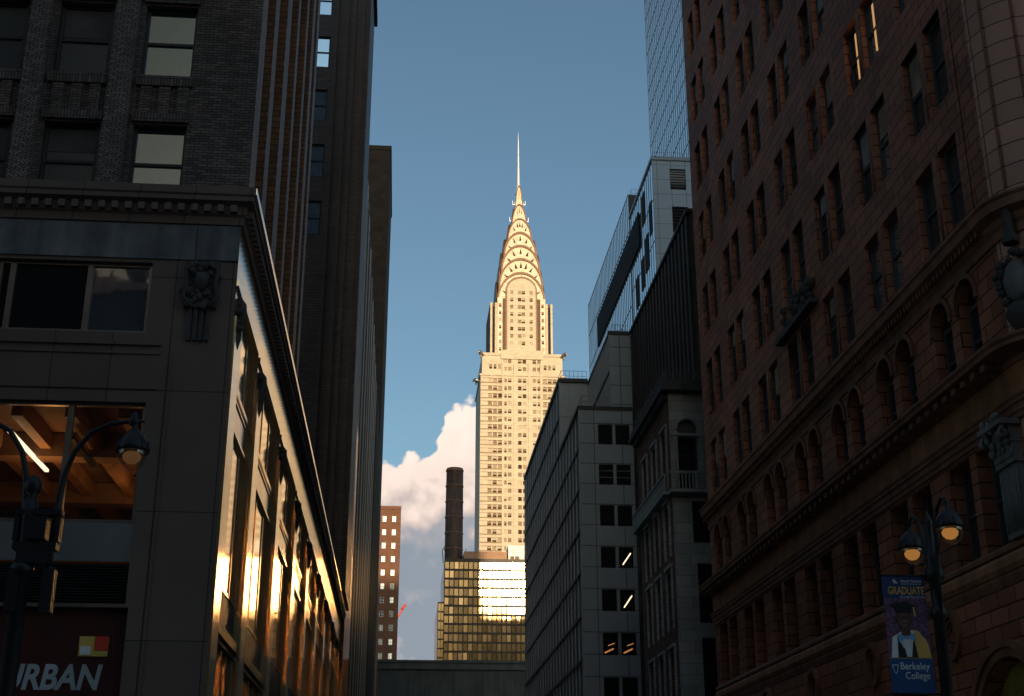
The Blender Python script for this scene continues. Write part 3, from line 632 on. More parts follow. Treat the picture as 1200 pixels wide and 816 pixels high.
# ------------------------------------------------------------------ art deco tower
CX, CY = 48.7, 551.0
T = thing('art_deco_skyscraper', 'sunlit cream art deco skyscraper with tiered steel arches and needle spire', 'skyscraper', (CX, CY, 0))
HW = 18.0; YF = CY - HW
m_ = MB(); m_.box(CX - HW, CX + HW, YF + .35, CY + HW, 0, 190); obj('shaft_core', m_, 'limebrick', T)
rows_t = [190.6 - 3.47 * k for k in range(1, 50)]          # sill heights
cpairs = []
for a in (-6.35, 0, 6.35):
    for s in (-1, 1): cpairs.append((CX - .15 + a + s * 1.02, 1.5))
sides = [(CX + s * x, 1.65) for s in (-1, 1) for x in (9.6, 11.75, 13.9)]
hol = []
for z in rows_t:
    if z < 110: continue
    for x, w__ in cpairs + sides: hol.append((x - w__ / 2, x + w__ / 2, z, z + 1.75))
m_ = MB(); m_.wall('y', YF, CX - HW, CX + HW, 0, 190, hol, .3)
m_.quad((CX - HW, YF, 0), (CX - HW, YF + .35, 0), (CX - HW, YF + .35, 190), (CX - HW, YF, 190)); m_.quad((CX + HW, YF, 0), (CX + HW, YF + .35, 0), (CX + HW, YF + .35, 190), (CX + HW, YF, 190))
obj('shaft_wall', m_, 'limebrick', T)
for s in (-1, 1):
    m_ = MB()
    for z in rows_t:
        if z < 110: continue
        xa, xb = sorted((CX + s * 8.6, CX + s * 17.9)); m_.box(xa, xb, YF - .2, YF - .002, z - .42, z - .02); m_.box(xa, xb, YF - .1, YF - .002, z + 1.77, z + 1.9)
    obj('band_course', m_, 'tanbrick', T)
m_ = MB()
for x in (-8.3, -3.3, 3.0, 8.1): m_.box(CX + x - .5, CX + x + .5, YF - .35, YF - .002, 0, 196)
obj('vertical_rib', m_, 'limebrick', T)
m_ = MB(); m_.box(CX - HW - .4, CX + HW + .4, YF - .4, CY + HW + .4, 190, 190.8); obj('setback_ledge', m_, 'limebrick', T)
# upper corner blocks + central front up to 200
m_ = MB(); hh = []
for z in (192.6, 196.0):
    for x, w__ in cpairs: hh.append((x - w__ / 2, x + w__ / 2, z, z + 1.75))
for s in (-1, 1):
    for q in (9.9, 11.8, 13.7): x = CX + s * q; hh.append((x - .6, x + .6, 193.3, 195.4))
m_.wall('y', YF + .4, CX - 17.4, CX + 17.4, 190.8, 200.2, hh, .3); m_.box(CX - 17.4, CX + 17.4, YF + .8, CY + 17.4, 190.81, 200.2)
m_.quad((CX - 17.4, YF + .4, 190.8), (CX - 17.4, YF + .8, 190.8), (CX - 17.4, YF + .8, 200.2), (CX - 17.4, YF + .4, 200.2)); m_.quad((CX + 17.4, YF + .4, 190.8), (CX + 17.4, YF + .8, 190.8), (CX + 17.4, YF + .8, 200.2), (CX + 17.4, YF + .4, 200.2)); m_.quad((CX - 17.4, YF + .4, 200.2), (CX + 17.4, YF + .4, 200.2), (CX + 17.4, YF + .8, 200.2), (CX - 17.4, YF + .8, 200.2))
obj('upper_block', m_, 'limebrick', T)
m_ = MB(); m_.box(CX - 9.4, CX + 9.2, YF - .1, YF + .39, 197.9, 202.0); m_.box(CX - 17.5, CX - 9.5, YF + .1, YF + .39, 199.4, 200.6); m_.box(CX + 9.3, CX + 17.5, YF + .1, YF + .39, 199.4, 200.6); obj('front_parapet', m_, 'limebrick', T)
for s in (-1, 1):
    for sy in (-1, 1):
        m_ = MB(); d = Vector((s, sy, 0)).normalized(); p0 = Vector((CX + s * 17.3, CY + sy * 17.3, 199.3))
        m_.tube([tuple(p0 - d), tuple(p0 + d * .6 + Vector((0, 0, .5))), tuple(p0 + d * 1.7 + Vector((0, 0, 1.4))), tuple(p0 + d * 2.4 + Vector((0, 0, 1.2))), tuple(p0 + d * 3.0 + Vector((0, 0, .6)))], [1.0, .95, .75, .55, .12], 8)
        m_.tube([tuple(p0 + d + Vector((0, 0, .3))), tuple(p0 + d * 1.0 + Vector((0, 0, -1.6)))], [.6, .1], 6); obj('eagle_gargoyle', m_, 'gargoyle', T)
m_ = MB(); m_.tube([(CX - 18.2, YF, 187.2), (CX - 19.9, YF - .4, 187.8), (CX - 20.6, YF - .6, 187)], [.6, .5, .1], 6); obj('eagle_gargoyle', m_, 'gargoyle', T)
# mid tower with notched corners
zt = 225.4
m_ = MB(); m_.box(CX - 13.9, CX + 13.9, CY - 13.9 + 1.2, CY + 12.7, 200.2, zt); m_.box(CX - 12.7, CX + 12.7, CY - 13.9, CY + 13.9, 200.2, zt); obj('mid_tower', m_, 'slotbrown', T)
for s in (-1, 1):
    for q in (13.3, 11.2): m_ = MB(); m_.box(CX + s * q - .45, CX + s * q + .45, CY - 14.25, CY - 13.4, 200.2, zt + .2); obj('corner_pier', m_, 'limebrick', T)
m_ = MB()
for s in (-1, 1): m_.box(CX + s * 12.25 - .35, CX + s * 12.25 + .35, CY - 14.0, CY - 13.91, 201, zt - 1.5)
obj('slot_window', m_, 'gap', T)
def arch(hw, zb, ztop, p=2.0, n=24):
    """pointed-round outline from (-hw,zb) over the top to (hw,zb)"""
    o = []
    for i in range(n + 1):
        a = math.pi * i / n; x = -hw * math.cos(a); y_ = abs(math.sin(a)) ** (2 / p); o.append((x, zb + (ztop - zb) * y_))
    return o
tiers = [  # half width, foot of the sides, spring line, top, roundness, half depth
    (10.7, 200.2, 226.5, 241.0, 2.0, 13.2), (9.9, 222, 234.5, 248.4, 2.05, 11.9), (8.8, 232, 242.5, 255.6, 2.05, 10.6),
    (7.6, 240, 250.0, 262.8, 2.0, 9.2), (5.7, 248, 258.3, 270.6, 1.85, 7.2), (3.7, 257, 266.3, 279.0, 1.6, 5.0), (2.1, 264, 274, 289.6, 1.3, 3.2)]
EP = [(180, 12), (226, 11.4), (241, 10.7), (248.4, 9.4), (255.6, 8.5), (262.8, 6.9), (270.6, 4.7), (279, 2.6), (289.6, .8)]
for k, (hw, z0, zs, zt_, pw, dp) in enumerate(tiers):
    prof = [(hw, z0), (-hw, z0)][::-1]
    outl = [(-hw, z0)] + arch(hw, zs, zt_, pw) + [(hw, z0)]
    outl = outl[::-1]
    m_ = MB(); m_.prism(outl, lambda a, b, d: (CX + a, CY + d, b), -dp, dp)
    tier = obj('crown_tier', m_, 'steelcrown', T)

    E_ = lambda z: next((a[1] + (b[1] - a[1]) * (z - a[0]) / (b[0] - a[0]) for a, b in zip(EP, EP[1:]) if z <= b[0]), .5)
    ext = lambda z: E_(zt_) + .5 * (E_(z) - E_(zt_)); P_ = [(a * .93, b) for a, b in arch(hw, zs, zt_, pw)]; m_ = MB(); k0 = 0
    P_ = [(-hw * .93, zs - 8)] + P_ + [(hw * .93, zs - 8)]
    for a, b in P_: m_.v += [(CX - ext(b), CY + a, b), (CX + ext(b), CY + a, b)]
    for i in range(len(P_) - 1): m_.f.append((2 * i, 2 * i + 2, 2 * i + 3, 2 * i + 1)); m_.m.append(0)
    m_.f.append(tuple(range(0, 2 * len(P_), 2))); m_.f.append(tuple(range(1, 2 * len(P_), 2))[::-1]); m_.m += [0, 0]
    obj('side_vault', m_, 'steelrim', tier)  # same steel as the tier, coloured dark for its shaded side
    # rim moulding
    m_ = MB(); po = [(-hw - .05, zs - 2)] + arch(hw + .05, zs, zt_ + .1, pw) + [(hw + .05, zs - 2)]; t_ = 1.0 if k < 4 else .6; pi_ = [(-hw + t_ * .7, zs - 2)] + arch(hw - t_ * .7, zs, zt_ - t_, pw) + [(hw - t_ * .7, zs - 2)]
    for (d0, d1, sw) in ((-dp - .5, -dp + .1, 0),):
        for i in range(len(po) - 1):
            A, B_, C_, D_ = po[i], po[i + 1], pi_[i + 1], pi_[i]
            f_ = (lambda a, b, d: (CX + a, CY + d, b)) if not sw else (lambda a, b, d: (CX + d, CY + a, b))
            m_.prism([A, D_, C_, B_], f_, d0, d1)
    obj('rim', m_, 'steelrim', tier)
    # triangular sunburst windows and ribs
    fan = MB(); ribs = MB()
    nxt_top = tiers[k - 1][3] if k else 237.4
    angs = {0: (25, 48, 69, 90, 111, 132, 155), 1: (28, 52, 72, 90, 108, 128, 152), 2: (35, 62, 90, 118, 145), 3: (32, 60, 90, 120, 148), 4: (50, 75, 90, 105, 130), 5: (70, 90, 110), 6: (90,)}[k]
    R1 = .90; R0 = .66
    for a_ in angs:
        a = R(a_); ca_, sa_ = math.cos(a), math.sin(a) ** (2 / pw); H_ = zt_ - zs
        tip = (hw * R1 * ca_ * .99, zs + H_ * sa_ * R1 * .98); bs = (hw * R0 * ca_, zs + H_ * sa_ * R0)
        wv = .42 * (hw / 8) + .12; tx, tz = -sa_, ca_
        fan.prism([(bs[0] - sa_ * wv, bs[1] + ca_ * wv * .8), (bs[0] + sa_ * wv, bs[1] - ca_ * wv * .8), tip], lambda a, b, d: (CX + a, CY + d, b), -dp - .1, -dp - .003); obj('triangular_window', fan, 'windk' if k < 5 else 'steelrim', tier); fan = MB()
    nr = 40 if k < 3 else 26 if k < 5 else 10
    for i in range(1, nr):
        a = math.pi * i / nr; ca_, sa_ = math.cos(a), math.sin(a) ** (2 / pw); H_ = zt_ - zs
        p1 = (hw * .55 * ca_, zs + H_ * sa_ * .55); p2 = (hw * .95 * ca_, zs + H_ * sa_ * .95); wv = .045
        ribs.prism([(p1[0] - sa_ * wv, p1[1] + ca_ * wv), (p1[0] + sa_ * wv, p1[1] - ca_ * wv), (p2[0] + sa_ * wv, p2[1] - ca_ * wv), (p2[0] - sa_ * wv, p2[1] + ca_ * wv)], lambda a, b, d: (CX + a, CY + d, b), -dp - .07, -dp - .002)
    obj('sunburst_ribs', ribs, 'steelcrown', tier)
# inner brick arch with windows
ih = []
for r_ in range(8):
    z = 231.6 - 3.45 * r_
    for x, w__ in ((-4.3, 1.35), (-.85, 1.5), (.85, 1.5), (4.3, 1.35)): ih.append((CX + x - w__ / 2, CX + x + w__ / 2, z - 1.7, z))
yi = CY - 14.2
m_ = MB(); m_.wall('y', yi, CX - 6.3, CX + 6.3, 200.2, 231.8, ih, .3)
ar = [(CX - 6.3, 231.8)] + [(CX + x, z) for x, z in arch(6.3, 231.8, 237.6)] + [(CX + 6.3, 231.8)]
m_.prism([(a, b) for a, b in ar[1:-1]][::-1], lambda a, b, d: (a, yi + d, b), 0, .35); m_.box(CX - 6.3, CX + 6.3, yi + .35, CY - 12, 200.2, 231.7); obj('arched_bay', m_, 'limebrick', T)
m_ = MB(); ao = [(-7.0, 200.3)] + arch(7.0, 231.8, 238.6) + [(7.0, 200.3)]; ai = [(-6.33, 200.3)] + arch(6.33, 231.8, 237.75) + [(6.33, 200.3)]
for i in range(len(ao) - 1): m_.prism([ao[i], ai[i], ai[i + 1], ao[i + 1]], lambda a, b, d: (CX + a, yi + d, b), .1, .8)
obj('arch_moulding', m_, 'steelrim', T)
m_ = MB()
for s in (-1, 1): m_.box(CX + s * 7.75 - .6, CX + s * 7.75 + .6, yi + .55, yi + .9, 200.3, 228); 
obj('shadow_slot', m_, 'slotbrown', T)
sh = []
for r_ in range(7):
    for s in (-1, 1): sh.append((CX + s * 9.4 - .55, CX + s * 9.4 + .55, 203 + 3.45 * r_, 204.7 + 3.45 * r_))
m_ = MB(); m_.wall('y', CY - 14.1, CX - 10.6, CX - 8.4, 200.2, 228, sh, .15); m_.wall('y', CY - 14.1, CX + 8.4, CX + 10.6, 200.2, 228, sh, .15); obj('side_strip', m_, 'steelcrown', T)
m_ = MB(); m_.prism([(CX - .3, 239 - .3), (CX + .3, 239 - .3), (CX, 239.4)], lambda a, b, d: (a, yi + d, b), -.05, 0); obj('keystone', m_, 'steelrim', T)
allw = [(x, YF + .25, z, w__, 1.75, 'c') for z in rows_t if z > 110 for x, w__ in cpairs] + [(x, YF + .25, z, w__, 1.75, 's') for z in rows_t if z > 110 for x, w__ in sides]
allw = [(((h[0] + h[1]) / 2), YF + .65, h[2], h[1] - h[0], h[3] - h[2], 'u') for h in hh] + allw
inner = [(((h[0] + h[1]) / 2), yi + .25, h[2], h[1] - h[0], h[3] - h[2], 'i') for h in ih] + [(((h[0] + h[1]) / 2), CY - 13.96, h[2], h[1] - h[0], h[3] - h[2], 'i') for h in sh]
rnd = random.Random(3); rest = MB(); cnt = 0; cache = {}
def tonepick(kind, x, z):
    r_ = rnd.random()
    if abs(x - CX) < 2 and kind == 'c' and r_ < .35: return 'windk'
    return 'winmid' if r_ < .4 else 'wintan' if r_ < .78 else 'winlite' if r_ < .95 else 'windk'
order = inner + allw; mats_r = ['wintan', 'winlite', 'windk', 'winmid']
for (x, y, z, w__, h__, kd) in order:
    tn = tonepick(kd, x, z)
    low = rnd.random() < .5
    if cnt < 100:
        key = (round(w__, 2), round(h__, 2), tn, low)
        if key not in cache:
            q = MB(); q.quad((-w__ / 2, 0, 0), (w__ / 2, 0, 0), (w__ / 2, 0, h__), (-w__ / 2, 0, h__))
            q.mi = 1; q.box(-w__ / 2, w__ / 2, -.05, -.01, h__ * .47, h__ * .53)
            if low and tn != 'windk': q.mi = 2; q.quad((-w__ / 2, -.02, 0), (w__ / 2, -.02, 0), (w__ / 2, -.02, h__ * .47), (-w__ / 2, -.02, h__ * .47))
            me = bpy.data.meshes.new('window'); me.from_pydata(q.v, [], q.f)
            for mm in (tn, 'tanbrick', 'windk'): me.materials.append(M[mm])
            for i, pp in enumerate(me.polygons): pp.material_index = q.m[i]
            cache[key] = me
        link('window', cache[key], T, Vector((x, y, z)) - Vector((CX, CY, 0))); cnt += 1
    else:
        rest.mi = mats_r.index(tn); rest.quad((x - w__ / 2, y, z), (x + w__ / 2, y, z), (x + w__ / 2, y, z + h__), (x - w__ / 2, y, z + h__))
        if low and tn != 'windk': rest.mi = 2; rest.quad((x - w__ / 2, y - .02, z), (x + w__ / 2, y - .02, z), (x + w__ / 2, y - .02, z + h__ * .47), (x - w__ / 2, y - .02, z + h__ * .47))
stuffpart(obj('window', rest, mats_r, T))
m_ = MB(); m_.lathe((CX, CY, 286.5), [(1.5, 0), (1.0, 3), (.75, 6), (.5, 16), (.28, 28), (.04, 33.6)], 12); obj('spire', m_, 'spire', T)
m_ = MB()
for z, r_ in ((271, 4.3), (279.5, 2.9)):
    for s in (-1, 1): m_.box(CX + s * r_ - .05, CX + s * r_ + .05, CY - 3, CY - 2.9, z, z + 2.3); m_.box(CX + s * (r_ - 1) - .04, CX + s * (r_ - 1) + .04, CY - 3, CY - 2.9, z, z + 1.6); m_.box(min(CX + s * r_, CX + s * .5), max(CX + s * r_, CX + s * .5), CY - 3, CY - 2.92, z + .3, z + .45)
obj('antenna_bracket', m_, 'spire', T)

# ------------------------------------------------------------------ RIGHT: grey panel building with terraces
G = thing('grey_panel_building', 'stepped grey concrete panel building with roof terraces, right of the lit tower', 'building', (30, 135, 0))
XG = 15.1
wp = [(34.65 - 3.66 * k, 36.6 - 3.66 * k) for k in range(9)]
hs = []
for z0, z1 in wp: hs += [(16.8, 18.2, z0, z1), (18.35, 19.75, z0, z1)]
m_ = MB(); m_.wall('y', 111, XG, 19.99, 0, 38.1, [h for h in hs if h[2] > 0], .2); obj('front_wall', m_, 'conc', G)
m_ = MB(); m_.quad((18.1, 111, 38.1), (19.99, 111, 38.1), (19.99, 111, 45.3), (18.1, 111, 45.3)); m_.box(18.13, 24, 111.3, 125, 38.11, 45.3); m_.quad((18.1, 111, 45.3), (20, 111, 45.3), (20, 111.3, 45.3), (18.1, 111.3, 45.3)); obj('upper_tier', m_, 'conc', G)
m_ = MB(); m_.box(XG + .2, 24, 111.35, 125, 0, 38.08); obj('core', m_, 'gap', G)
m_ = MB(); m_.box(XG + .2, 24, 125, 163, 0, 45.4); obj('rear_block', m_, 'ribdark', G)
KG = WinKind('y', 1.4, 1.95, 1, fr=.06, fm='fin', bars='none')
for h in hs:
    if h[2] > 3: KG.put(G, ((h[0] + h[1]) / 2, 111.08, h[2]), 'winblack')
# side curtain wall
def side_grid(x, y0, y1, z0, z1, floor, pitch, top_z, name):
    q = MB(); q.quad((x + .12, y0, z0), (x + .12, y1, z0), (x + .12, y1, z1), (x + .12, y0, z1)); obj('side_glass', q, 'fincell', G)
    q = MB(); n = int((y1 - y0) / pitch)
    for i in range(n + 1): yy = y0 + (y1 - y0) * i / n; q.box(x - .0, x + .11, yy - .04, yy + .04, z0, z1)
    z = top_z
    obj('fin_screen', q, 'fin', G); q = MB()
    while z > z0: q.box(x - .03, x + .11, y0 + .002, y1 - .002, z - .22, z); z -= floor
    obj('floor_band', q, 'darkmetal', G)
side_grid(XG, 111.02, 125, 0, 38.1, 3.66, 2.0, 38.08, 'a'); side_grid(XG, 125.02, 163, 0, 45.4, 3.66, 2.4, 45.38, 'b'); side_grid(18.0, 111.02, 125, 38.1, 45.3, 3.66, .7, 45.28, 'c')
m_ = MB(); m_.box(XG - .02, 19, 124.9, 125.15, 38.1, 45.45); 
for xx in (15.15, 16.1, 17.1): m_.box(xx, xx + .12, 124.78, 124.9, 38.1, 45.45)
for zz in (41.6,): m_.box(XG, 18, 124.82, 124.9, zz, zz + .1)
obj('rear_screen', m_, 'fin', G)
m_ = MB(); m_.box(XG - .08, 20, 110.92, 111.0, 37.85, 38.2); m_.box(XG - .08, XG, 111.01, 125, 37.85, 38.2); m_.box(XG - .08, XG, 125.0, 163.1, 45.2, 45.6); m_.box(XG - .08, 18, 124.6, 124.78, 45.2, 45.6); m_.box(17.95, 20, 110.9, 111, 45.1, 45.45); obj('coping', m_, 'darkmetal', G)
def railing(parent, pts, h=1.1, n=6, m='steel'):
    q = MB()
    for (a, b) in zip(pts, pts[1:]):
        a, b = Vector(a), Vector(b)
        for t_ in (h, h * .5): q.tube([a + Vector((0, 0, t_)), b + Vector((0, 0, t_))], .022, 5)
        for i in range(n + 1): p_ = a.lerp(b, i / n); q.tube([p_, p_ + Vector((0, 0, h))], .022, 5)
    obj('railing', q, m, parent)
railing(G, [(18, 111.4, 38.2), (15.5, 111.4, 38.2), (15.5, 124, 38.2)]); railing(G, [(20, 112, 45.4), (18.6, 112, 45.4), (18.6, 124, 45.4)]); railing(G, [(18, 125.5, 45.6), (15.4, 125.5, 45.6), (15.4, 160, 45.6)])
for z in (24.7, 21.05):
    m_ = MB(); m_.tube([(18.75, 111.14, z - .65), (19.45, 111.14, z + .35)], .055, 6); obj('strip_light_and_glint', m_, 'tube', G)
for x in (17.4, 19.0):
    m_ = MB(); m_.tube([(x - .4, 111.14, 16.6), (x + .35, 111.14, 16.95)], .07, 6); m_.tube([(x - .1, 111.14, 17.2), (x + .45, 111.14, 17.4)], .04, 6); obj('strip_light_and_glint', m_, 'glowdim', G)  # orange glints in the panes, put in as glowing tubes
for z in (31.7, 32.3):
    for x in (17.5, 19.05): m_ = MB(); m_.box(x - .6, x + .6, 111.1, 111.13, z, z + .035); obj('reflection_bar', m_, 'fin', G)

# ------------------------------------------------------------------ ornate narrow building
O = thing('ornate_townhouse', 'narrow stone building with an arched top window and balcony, beside the grey panel building', 'building', (22, 76, 0))
oh = [(15.55, 16.7, 20.5, 24.7), (16.2, 18.4, 17.45, 19.85), (16.35, 18.4, 13.0, 16.3), (16.4, 18.4, 9.0, 12.2)]
m_ = MB(); m_.wall('y', 72, 15.1, 30, 0, 26.3, oh, .5); obj('front_wall', m_, 'whitestone', O)
m_ = MB(); m_.box(15.62, 30, 72.6, 83, 0, 26.2); obj('core', m_, 'gap', O)
m_ = MB()     # arch spandrels at the top window
arc = [(16.125 + .575 * math.cos(R(a)), 24.05 + .62 * math.sin(R(a))) for a in range(0, 181, 15)]
m_.prism([(15.55, 24.71), (15.55, 24.05)] + arc[::-1][1:-1] + [(16.7, 24.05), (16.7, 24.71)], FY(72), .003, .3); obj('arch_head', m_, 'whitestone', O)
m_ = MB(); o1 = [(16.125 + .78 * math.cos(R(a)), 24.05 + .85 * math.sin(R(a))) for a in range(0, 181, 15)]; o2 = [(16.125 + .6 * math.cos(R(a)), 24.05 + .65 * math.sin(R(a))) for a in range(0, 181, 15)]
for i in range(12): m_.prism([o1[i], o1[i + 1], o2[i + 1], o2[i]], FY(72), -.1, -.002)
m_.box(15.25, 15.5, 71.85, 71.998, 20.6, 24.0); m_.box(16.78, 17.0, 71.85, 71.998, 20.6, 24.0); m_.box(15.15, 17.1, 71.8, 71.998, 23.65, 23.8); obj('arch_surround', m_, 'whitestone', O)
m_ = MB(); m_.quad((15.55, 72.3, 23.65), (16.7, 72.3, 23.65), (16.7, 72.3, 24.7), (15.55, 72.3, 24.7)); obj('lunette', m_, 'jamb', O)
for i, h in enumerate(oh):
    f = MB(); f.box(h[0], h[0] + .07, 72.35, 72.45, h[2], h[3]); f.box(h[1] - .07, h[1], 72.35, 72.45, h[2], h[3]); f.box(h[0] + .07, h[1] - .07, 72.36, 72.44, (h[2] + h[3]) / 2, (h[2] + h[3]) / 2 + .07)
    fo = obj('window', f, 'darkmetal', O); q = MB(); q.quad((h[0], 72.42, h[2]), (h[1], 72.42, h[2]), (h[1], 72.42, h[3]), (h[0], 72.42, h[3])); obj('pane', q, 'winblack', fo)
m_ = MB(); m_.box(14.9, 18.5, 71.3, 71.998, 20.2, 20.42); m_.box(14.9, 18.5, 71.32, 71.42, 21.3, 21.42)
for i in range(18): m_.box(14.95 + i * .2, 15.02 + i * .2, 71.34, 71.4, 20.42, 21.3)
for x in (15.0, 16.3, 17.6): m_.box(x, x + .16, 71.3, 71.45, 20.42, 21.45)
obj('balcony', m_, 'whitestone', O)
m_ = MB(); m_.box(14.6, 30, 71.4, 83, 26.31, 26.6); m_.box(14.75, 30, 71.6, 83, 26.6, 27.0)
for i in range(8): m_.lathe((15 + i * .45, 71.9, 27.0), [(.12, 0), (.16, .15), (.08, .3), (.14, .45), (.001, .7)], 8)
for i in range(12): m_.lathe((14.9, 72.2 + i * .85, 27.0), [(.12, 0), (.16, .15), (.08, .3), (.14, .45), (.001, .7)], 8)
for i in range(15): m_.box(14.75, 15.1, 72.1 + i * .7, 72.4 + i * .7, 25.9, 26.3)
obj('cornice', m_, 'carving', O)
sh = [(73 + 3.1 * k, 74.3 + 3.1 * k, z0, z1) for k in range(3) for z0, z1 in ((20.9, 24.2), (17.0, 19.8), (13.0, 16.0), (8.6, 11.6))]
m_ = MB(); m_.wall('x', 15.1, 72.001, 82.5, 0, 26.3, sh, .35); obj('side_wall', m_, 'redbrick', O)
for h in sh:
    yc = (h[0] + h[1]) / 2
    f = MB(); f.box(15.0, 15.099, h[0] - .2, h[0] - .02, h[2] - .2, h[3] + .2); f.box(15.0, 15.099, h[1] + .02, h[1] + .2, h[2] - .2, h[3] + .2); f.box(14.95, 15.099, h[0] - .25, h[1] + .25, h[3] + .22, h[3] + .42)
    fo = obj('window', f, 'whitestone', O); q = MB(); q.quad((15.38, h[0], h[2]), (15.38, h[1], h[2]), (15.38, h[1], h[3]), (15.38, h[0], h[3])); obj('pane', q, 'winmirror' if h[2] in (13.0, 17.0) else 'win', fo)
m_ = MB(); m_.box(14.6, 15.1, 72, 82.5, 20.2, 20.42)
for i in range(34): m_.box(14.66, 14.74, 72 + i * .3, 72.1 + i * .3, 20.42, 21.3)
m_.box(14.62, 14.76, 72, 82.4, 21.3, 21.4); obj('side_balcony', m_, 'whitestone', O)

# dark ribbed building
D = thing('dark_ribbed_building', 'windowless dark brown building with vertical ribs rising behind the narrow ornate building', 'building', (32, 98, 0))
m_ = MB(); m_.box(20.25, 52, 86, 110.7, 0, 45.1); obj('wall', m_, 'ribdark', D)
for i in range(19): m_ = MB(); m_.box(20.0, 20.24, 86.2 + i * 1.33, 86.75 + i * 1.33, 0, 45.0); obj('rib', m_, 'ribdark', D)
m_ = MB(); m_.box(19.9, 52, 85.8, 110.8, 45.11, 45.4); obj('coping', m_, 'ribdark', D)

# ------------------------------------------------------------------ blue glass office building and glass tower
_n0 = set(bpy.data.objects)
BG = thing('blue_glass_office', 'mid height blue glass office block with pale grey end wall, above the stepped grey building', 'building', (50, 205, 0))
gh = [(37.8, 40.2, 92.4, 95.85), (37.9, 40.3, 85.4, 89.6)]
m_ = MB(); m_.wall('y', 172, 35.2, 60, 0, 97.4, gh, .3); obj('end_wall', m_, 'greypanel', BG)
m_ = MB(); m_.box(35.3, 60, 172.5, 195, 0, 97.3); obj('core', m_, 'gap', BG)
for h in gh:
    f = MB(); n = 8
    for i in range(n): f.box(h[0], h[1], 172.15, 172.2, h[2] + (h[3] - h[2]) * i / n, h[2] + (h[3] - h[2]) * i / n + .08)
    fo = obj('window', f, 'darkmetal', BG); q = MB(); q.quad((h[0], 172.25, h[2]), (h[1], 172.25, h[2]), (h[1], 172.25, h[3]), (h[0], 172.25, h[3])); obj('pane', q, 'winblack', fo)
def glassside(parent, x, y0, y1, z0, z1, pitch, floor, m='blueglass', fm='fin', fz=.12, t=.05):
    q = MB(); q.quad((x, y0, z0), (x, y1, z0), (x, y1, z1), (x, y0, z1)); obj('glass_side', q, m, parent)
    q = MB(); n = max(1, round((y1 - y0) / pitch))
    for i in range(n + 1): yy = y0 + (y1 - y0) * i / n; q.box(x - .06, x - .002, yy - t, yy + t, z0, z1)
    z = z1
    while z > z0: q.box(x - .05, x - .003, y0, y1, z - fz, z); z -= floor
    obj('mullions', q, fm, parent)
glassside(BG, 35.19, 172, 192, 0, 97.4, 1.6, 6.6); glassside(BG, 35.1, 192, 240, 0, 101.8, 1.6, 6.6)
m_ = MB(); m_.box(35.15, 60, 192, 240, 0, 101.7); obj('rear_block', m_, 'darkmetal', BG)
m_ = MB(); m_.box(34.88, 35.09, 183, 228, 88.4, 94.0); obj('louvre_band', m_, 'gap', BG)
for (ya, yb, za, zb) in ((178.6, 181.2, 90.5, 95.5), (173.6, 175.6, 86.2, 91.3), (176.8, 179.6, 82.0, 87.6), (180.8, 183.2, 80.6, 85.6), (185.8, 188.2, 79.6, 84.6)):
    m_ = MB(); m_.box(35.1, 35.18, ya, yb, za, zb); obj('open_window', m_, 'gap', BG)
m_ = MB(); m_.box(35.0, 60, 171.8, 172, 97.2, 97.7); m_.box(35, 35.18, 172, 192, 97.2, 97.7); obj('coping', m_, 'fin', BG)
railing(BG, [(44, 173, 97.7), (35.6, 173, 97.7), (35.6, 190, 97.7)], 1.4, 8); railing(BG, [(40, 193, 101.8), (35.8, 193, 101.8), (35.8, 210, 101.8)], 1.4, 6)
BT = thing('glass_tower', 'tall blue glass tower with white mullions rising behind the mid height glass block', 'skyscraper', (62, 205, 0))
m_ = MB(); m_.box(45.1, 57, 188, 220.5, 0, 172); obj('core', m_, 'gap', BT)
glassside(BT, 45.0, 188, 220.6, 0, 172, 1.63, 4.1, fm='fin', t=.06)
q = MB(); q.quad((45, 187.95, 0), (57, 187.95, 0), (57, 187.95, 172), (45, 187.95, 172)); obj('glass_front', q, 'blueglass', BT)

for o_ in set(bpy.data.objects) - _n0:      # true size: these two stand closer than first laid out
    if o_.type == 'MESH':
        base = wloc(o_)
        for v_ in o_.data.vertices: q_ = base + v_.co; q_ = Vector((q_.x * .7, q_.y * .7, 1.6 + (q_.z - 1.6) * .7)); v_.co = q_ - base

# ------------------------------------------------------------------ RIGHT: brown terracotta corner building
TB = thing('terracotta_corner_building', 'large brown terracotta block building with paired windows and deep cornices filling the right side', 'building', (30, 45, 0))
XR = 15.0; YE = 63.0; YC = 29.8; RC = 1.4; TOPZ = 96  # top is out of view, raised to shade the blocks beyond
pathR = [(XR, YE, -1, 0), (XR, YC, -1, 0)] + [(XR + RC - RC * math.cos(R(a)), YC - RC * math.sin(R(a)), -math.cos(R(a)), -math.sin(R(a))) for a in range(9, 91, 9)] + [(53, YC - RC, 0, -1)]
pairs = [(31.25 + 4.6 * k, 32.5 + 4.6 * k, 33.0 + 4.6 * k, 34.25 + 4.6 * k) for k in range(7)]
rowsR = [(17.68 + 4.1 * k, 20.25 + 4.1 * k) for k in range(18)]
rowsR = [(a if i == 0 else a - .25 * (i == 1), b) for i, (a, b) in enumerate(rowsR)]
hR = []
for p in pairs:
    for z0, z1 in rowsR: hR += [(p[0], p[1], z0, z1), (p[2], p[3], z0, z1)]
m_ = MB(); m_.wall('x', XR, 30.75, YE, 17.3, TOPZ, hR, .36); obj('upper_wall', m_, 'terra', TB)
m_ = MB(); m_.quad((XR, YC, 17.3), (XR, 30.6, 17.3), (XR, 30.6, TOPZ), (XR, YC, TOPZ)); m_.quad((XR + .02, 30.6, 17.3), (XR + .02, 30.75, 17.3), (XR + .02, 30.75, TOPZ), (XR + .02, 30.6, TOPZ)); obj('corner_strip', m_, 'orangestone' if 0 else 'terra', TB)
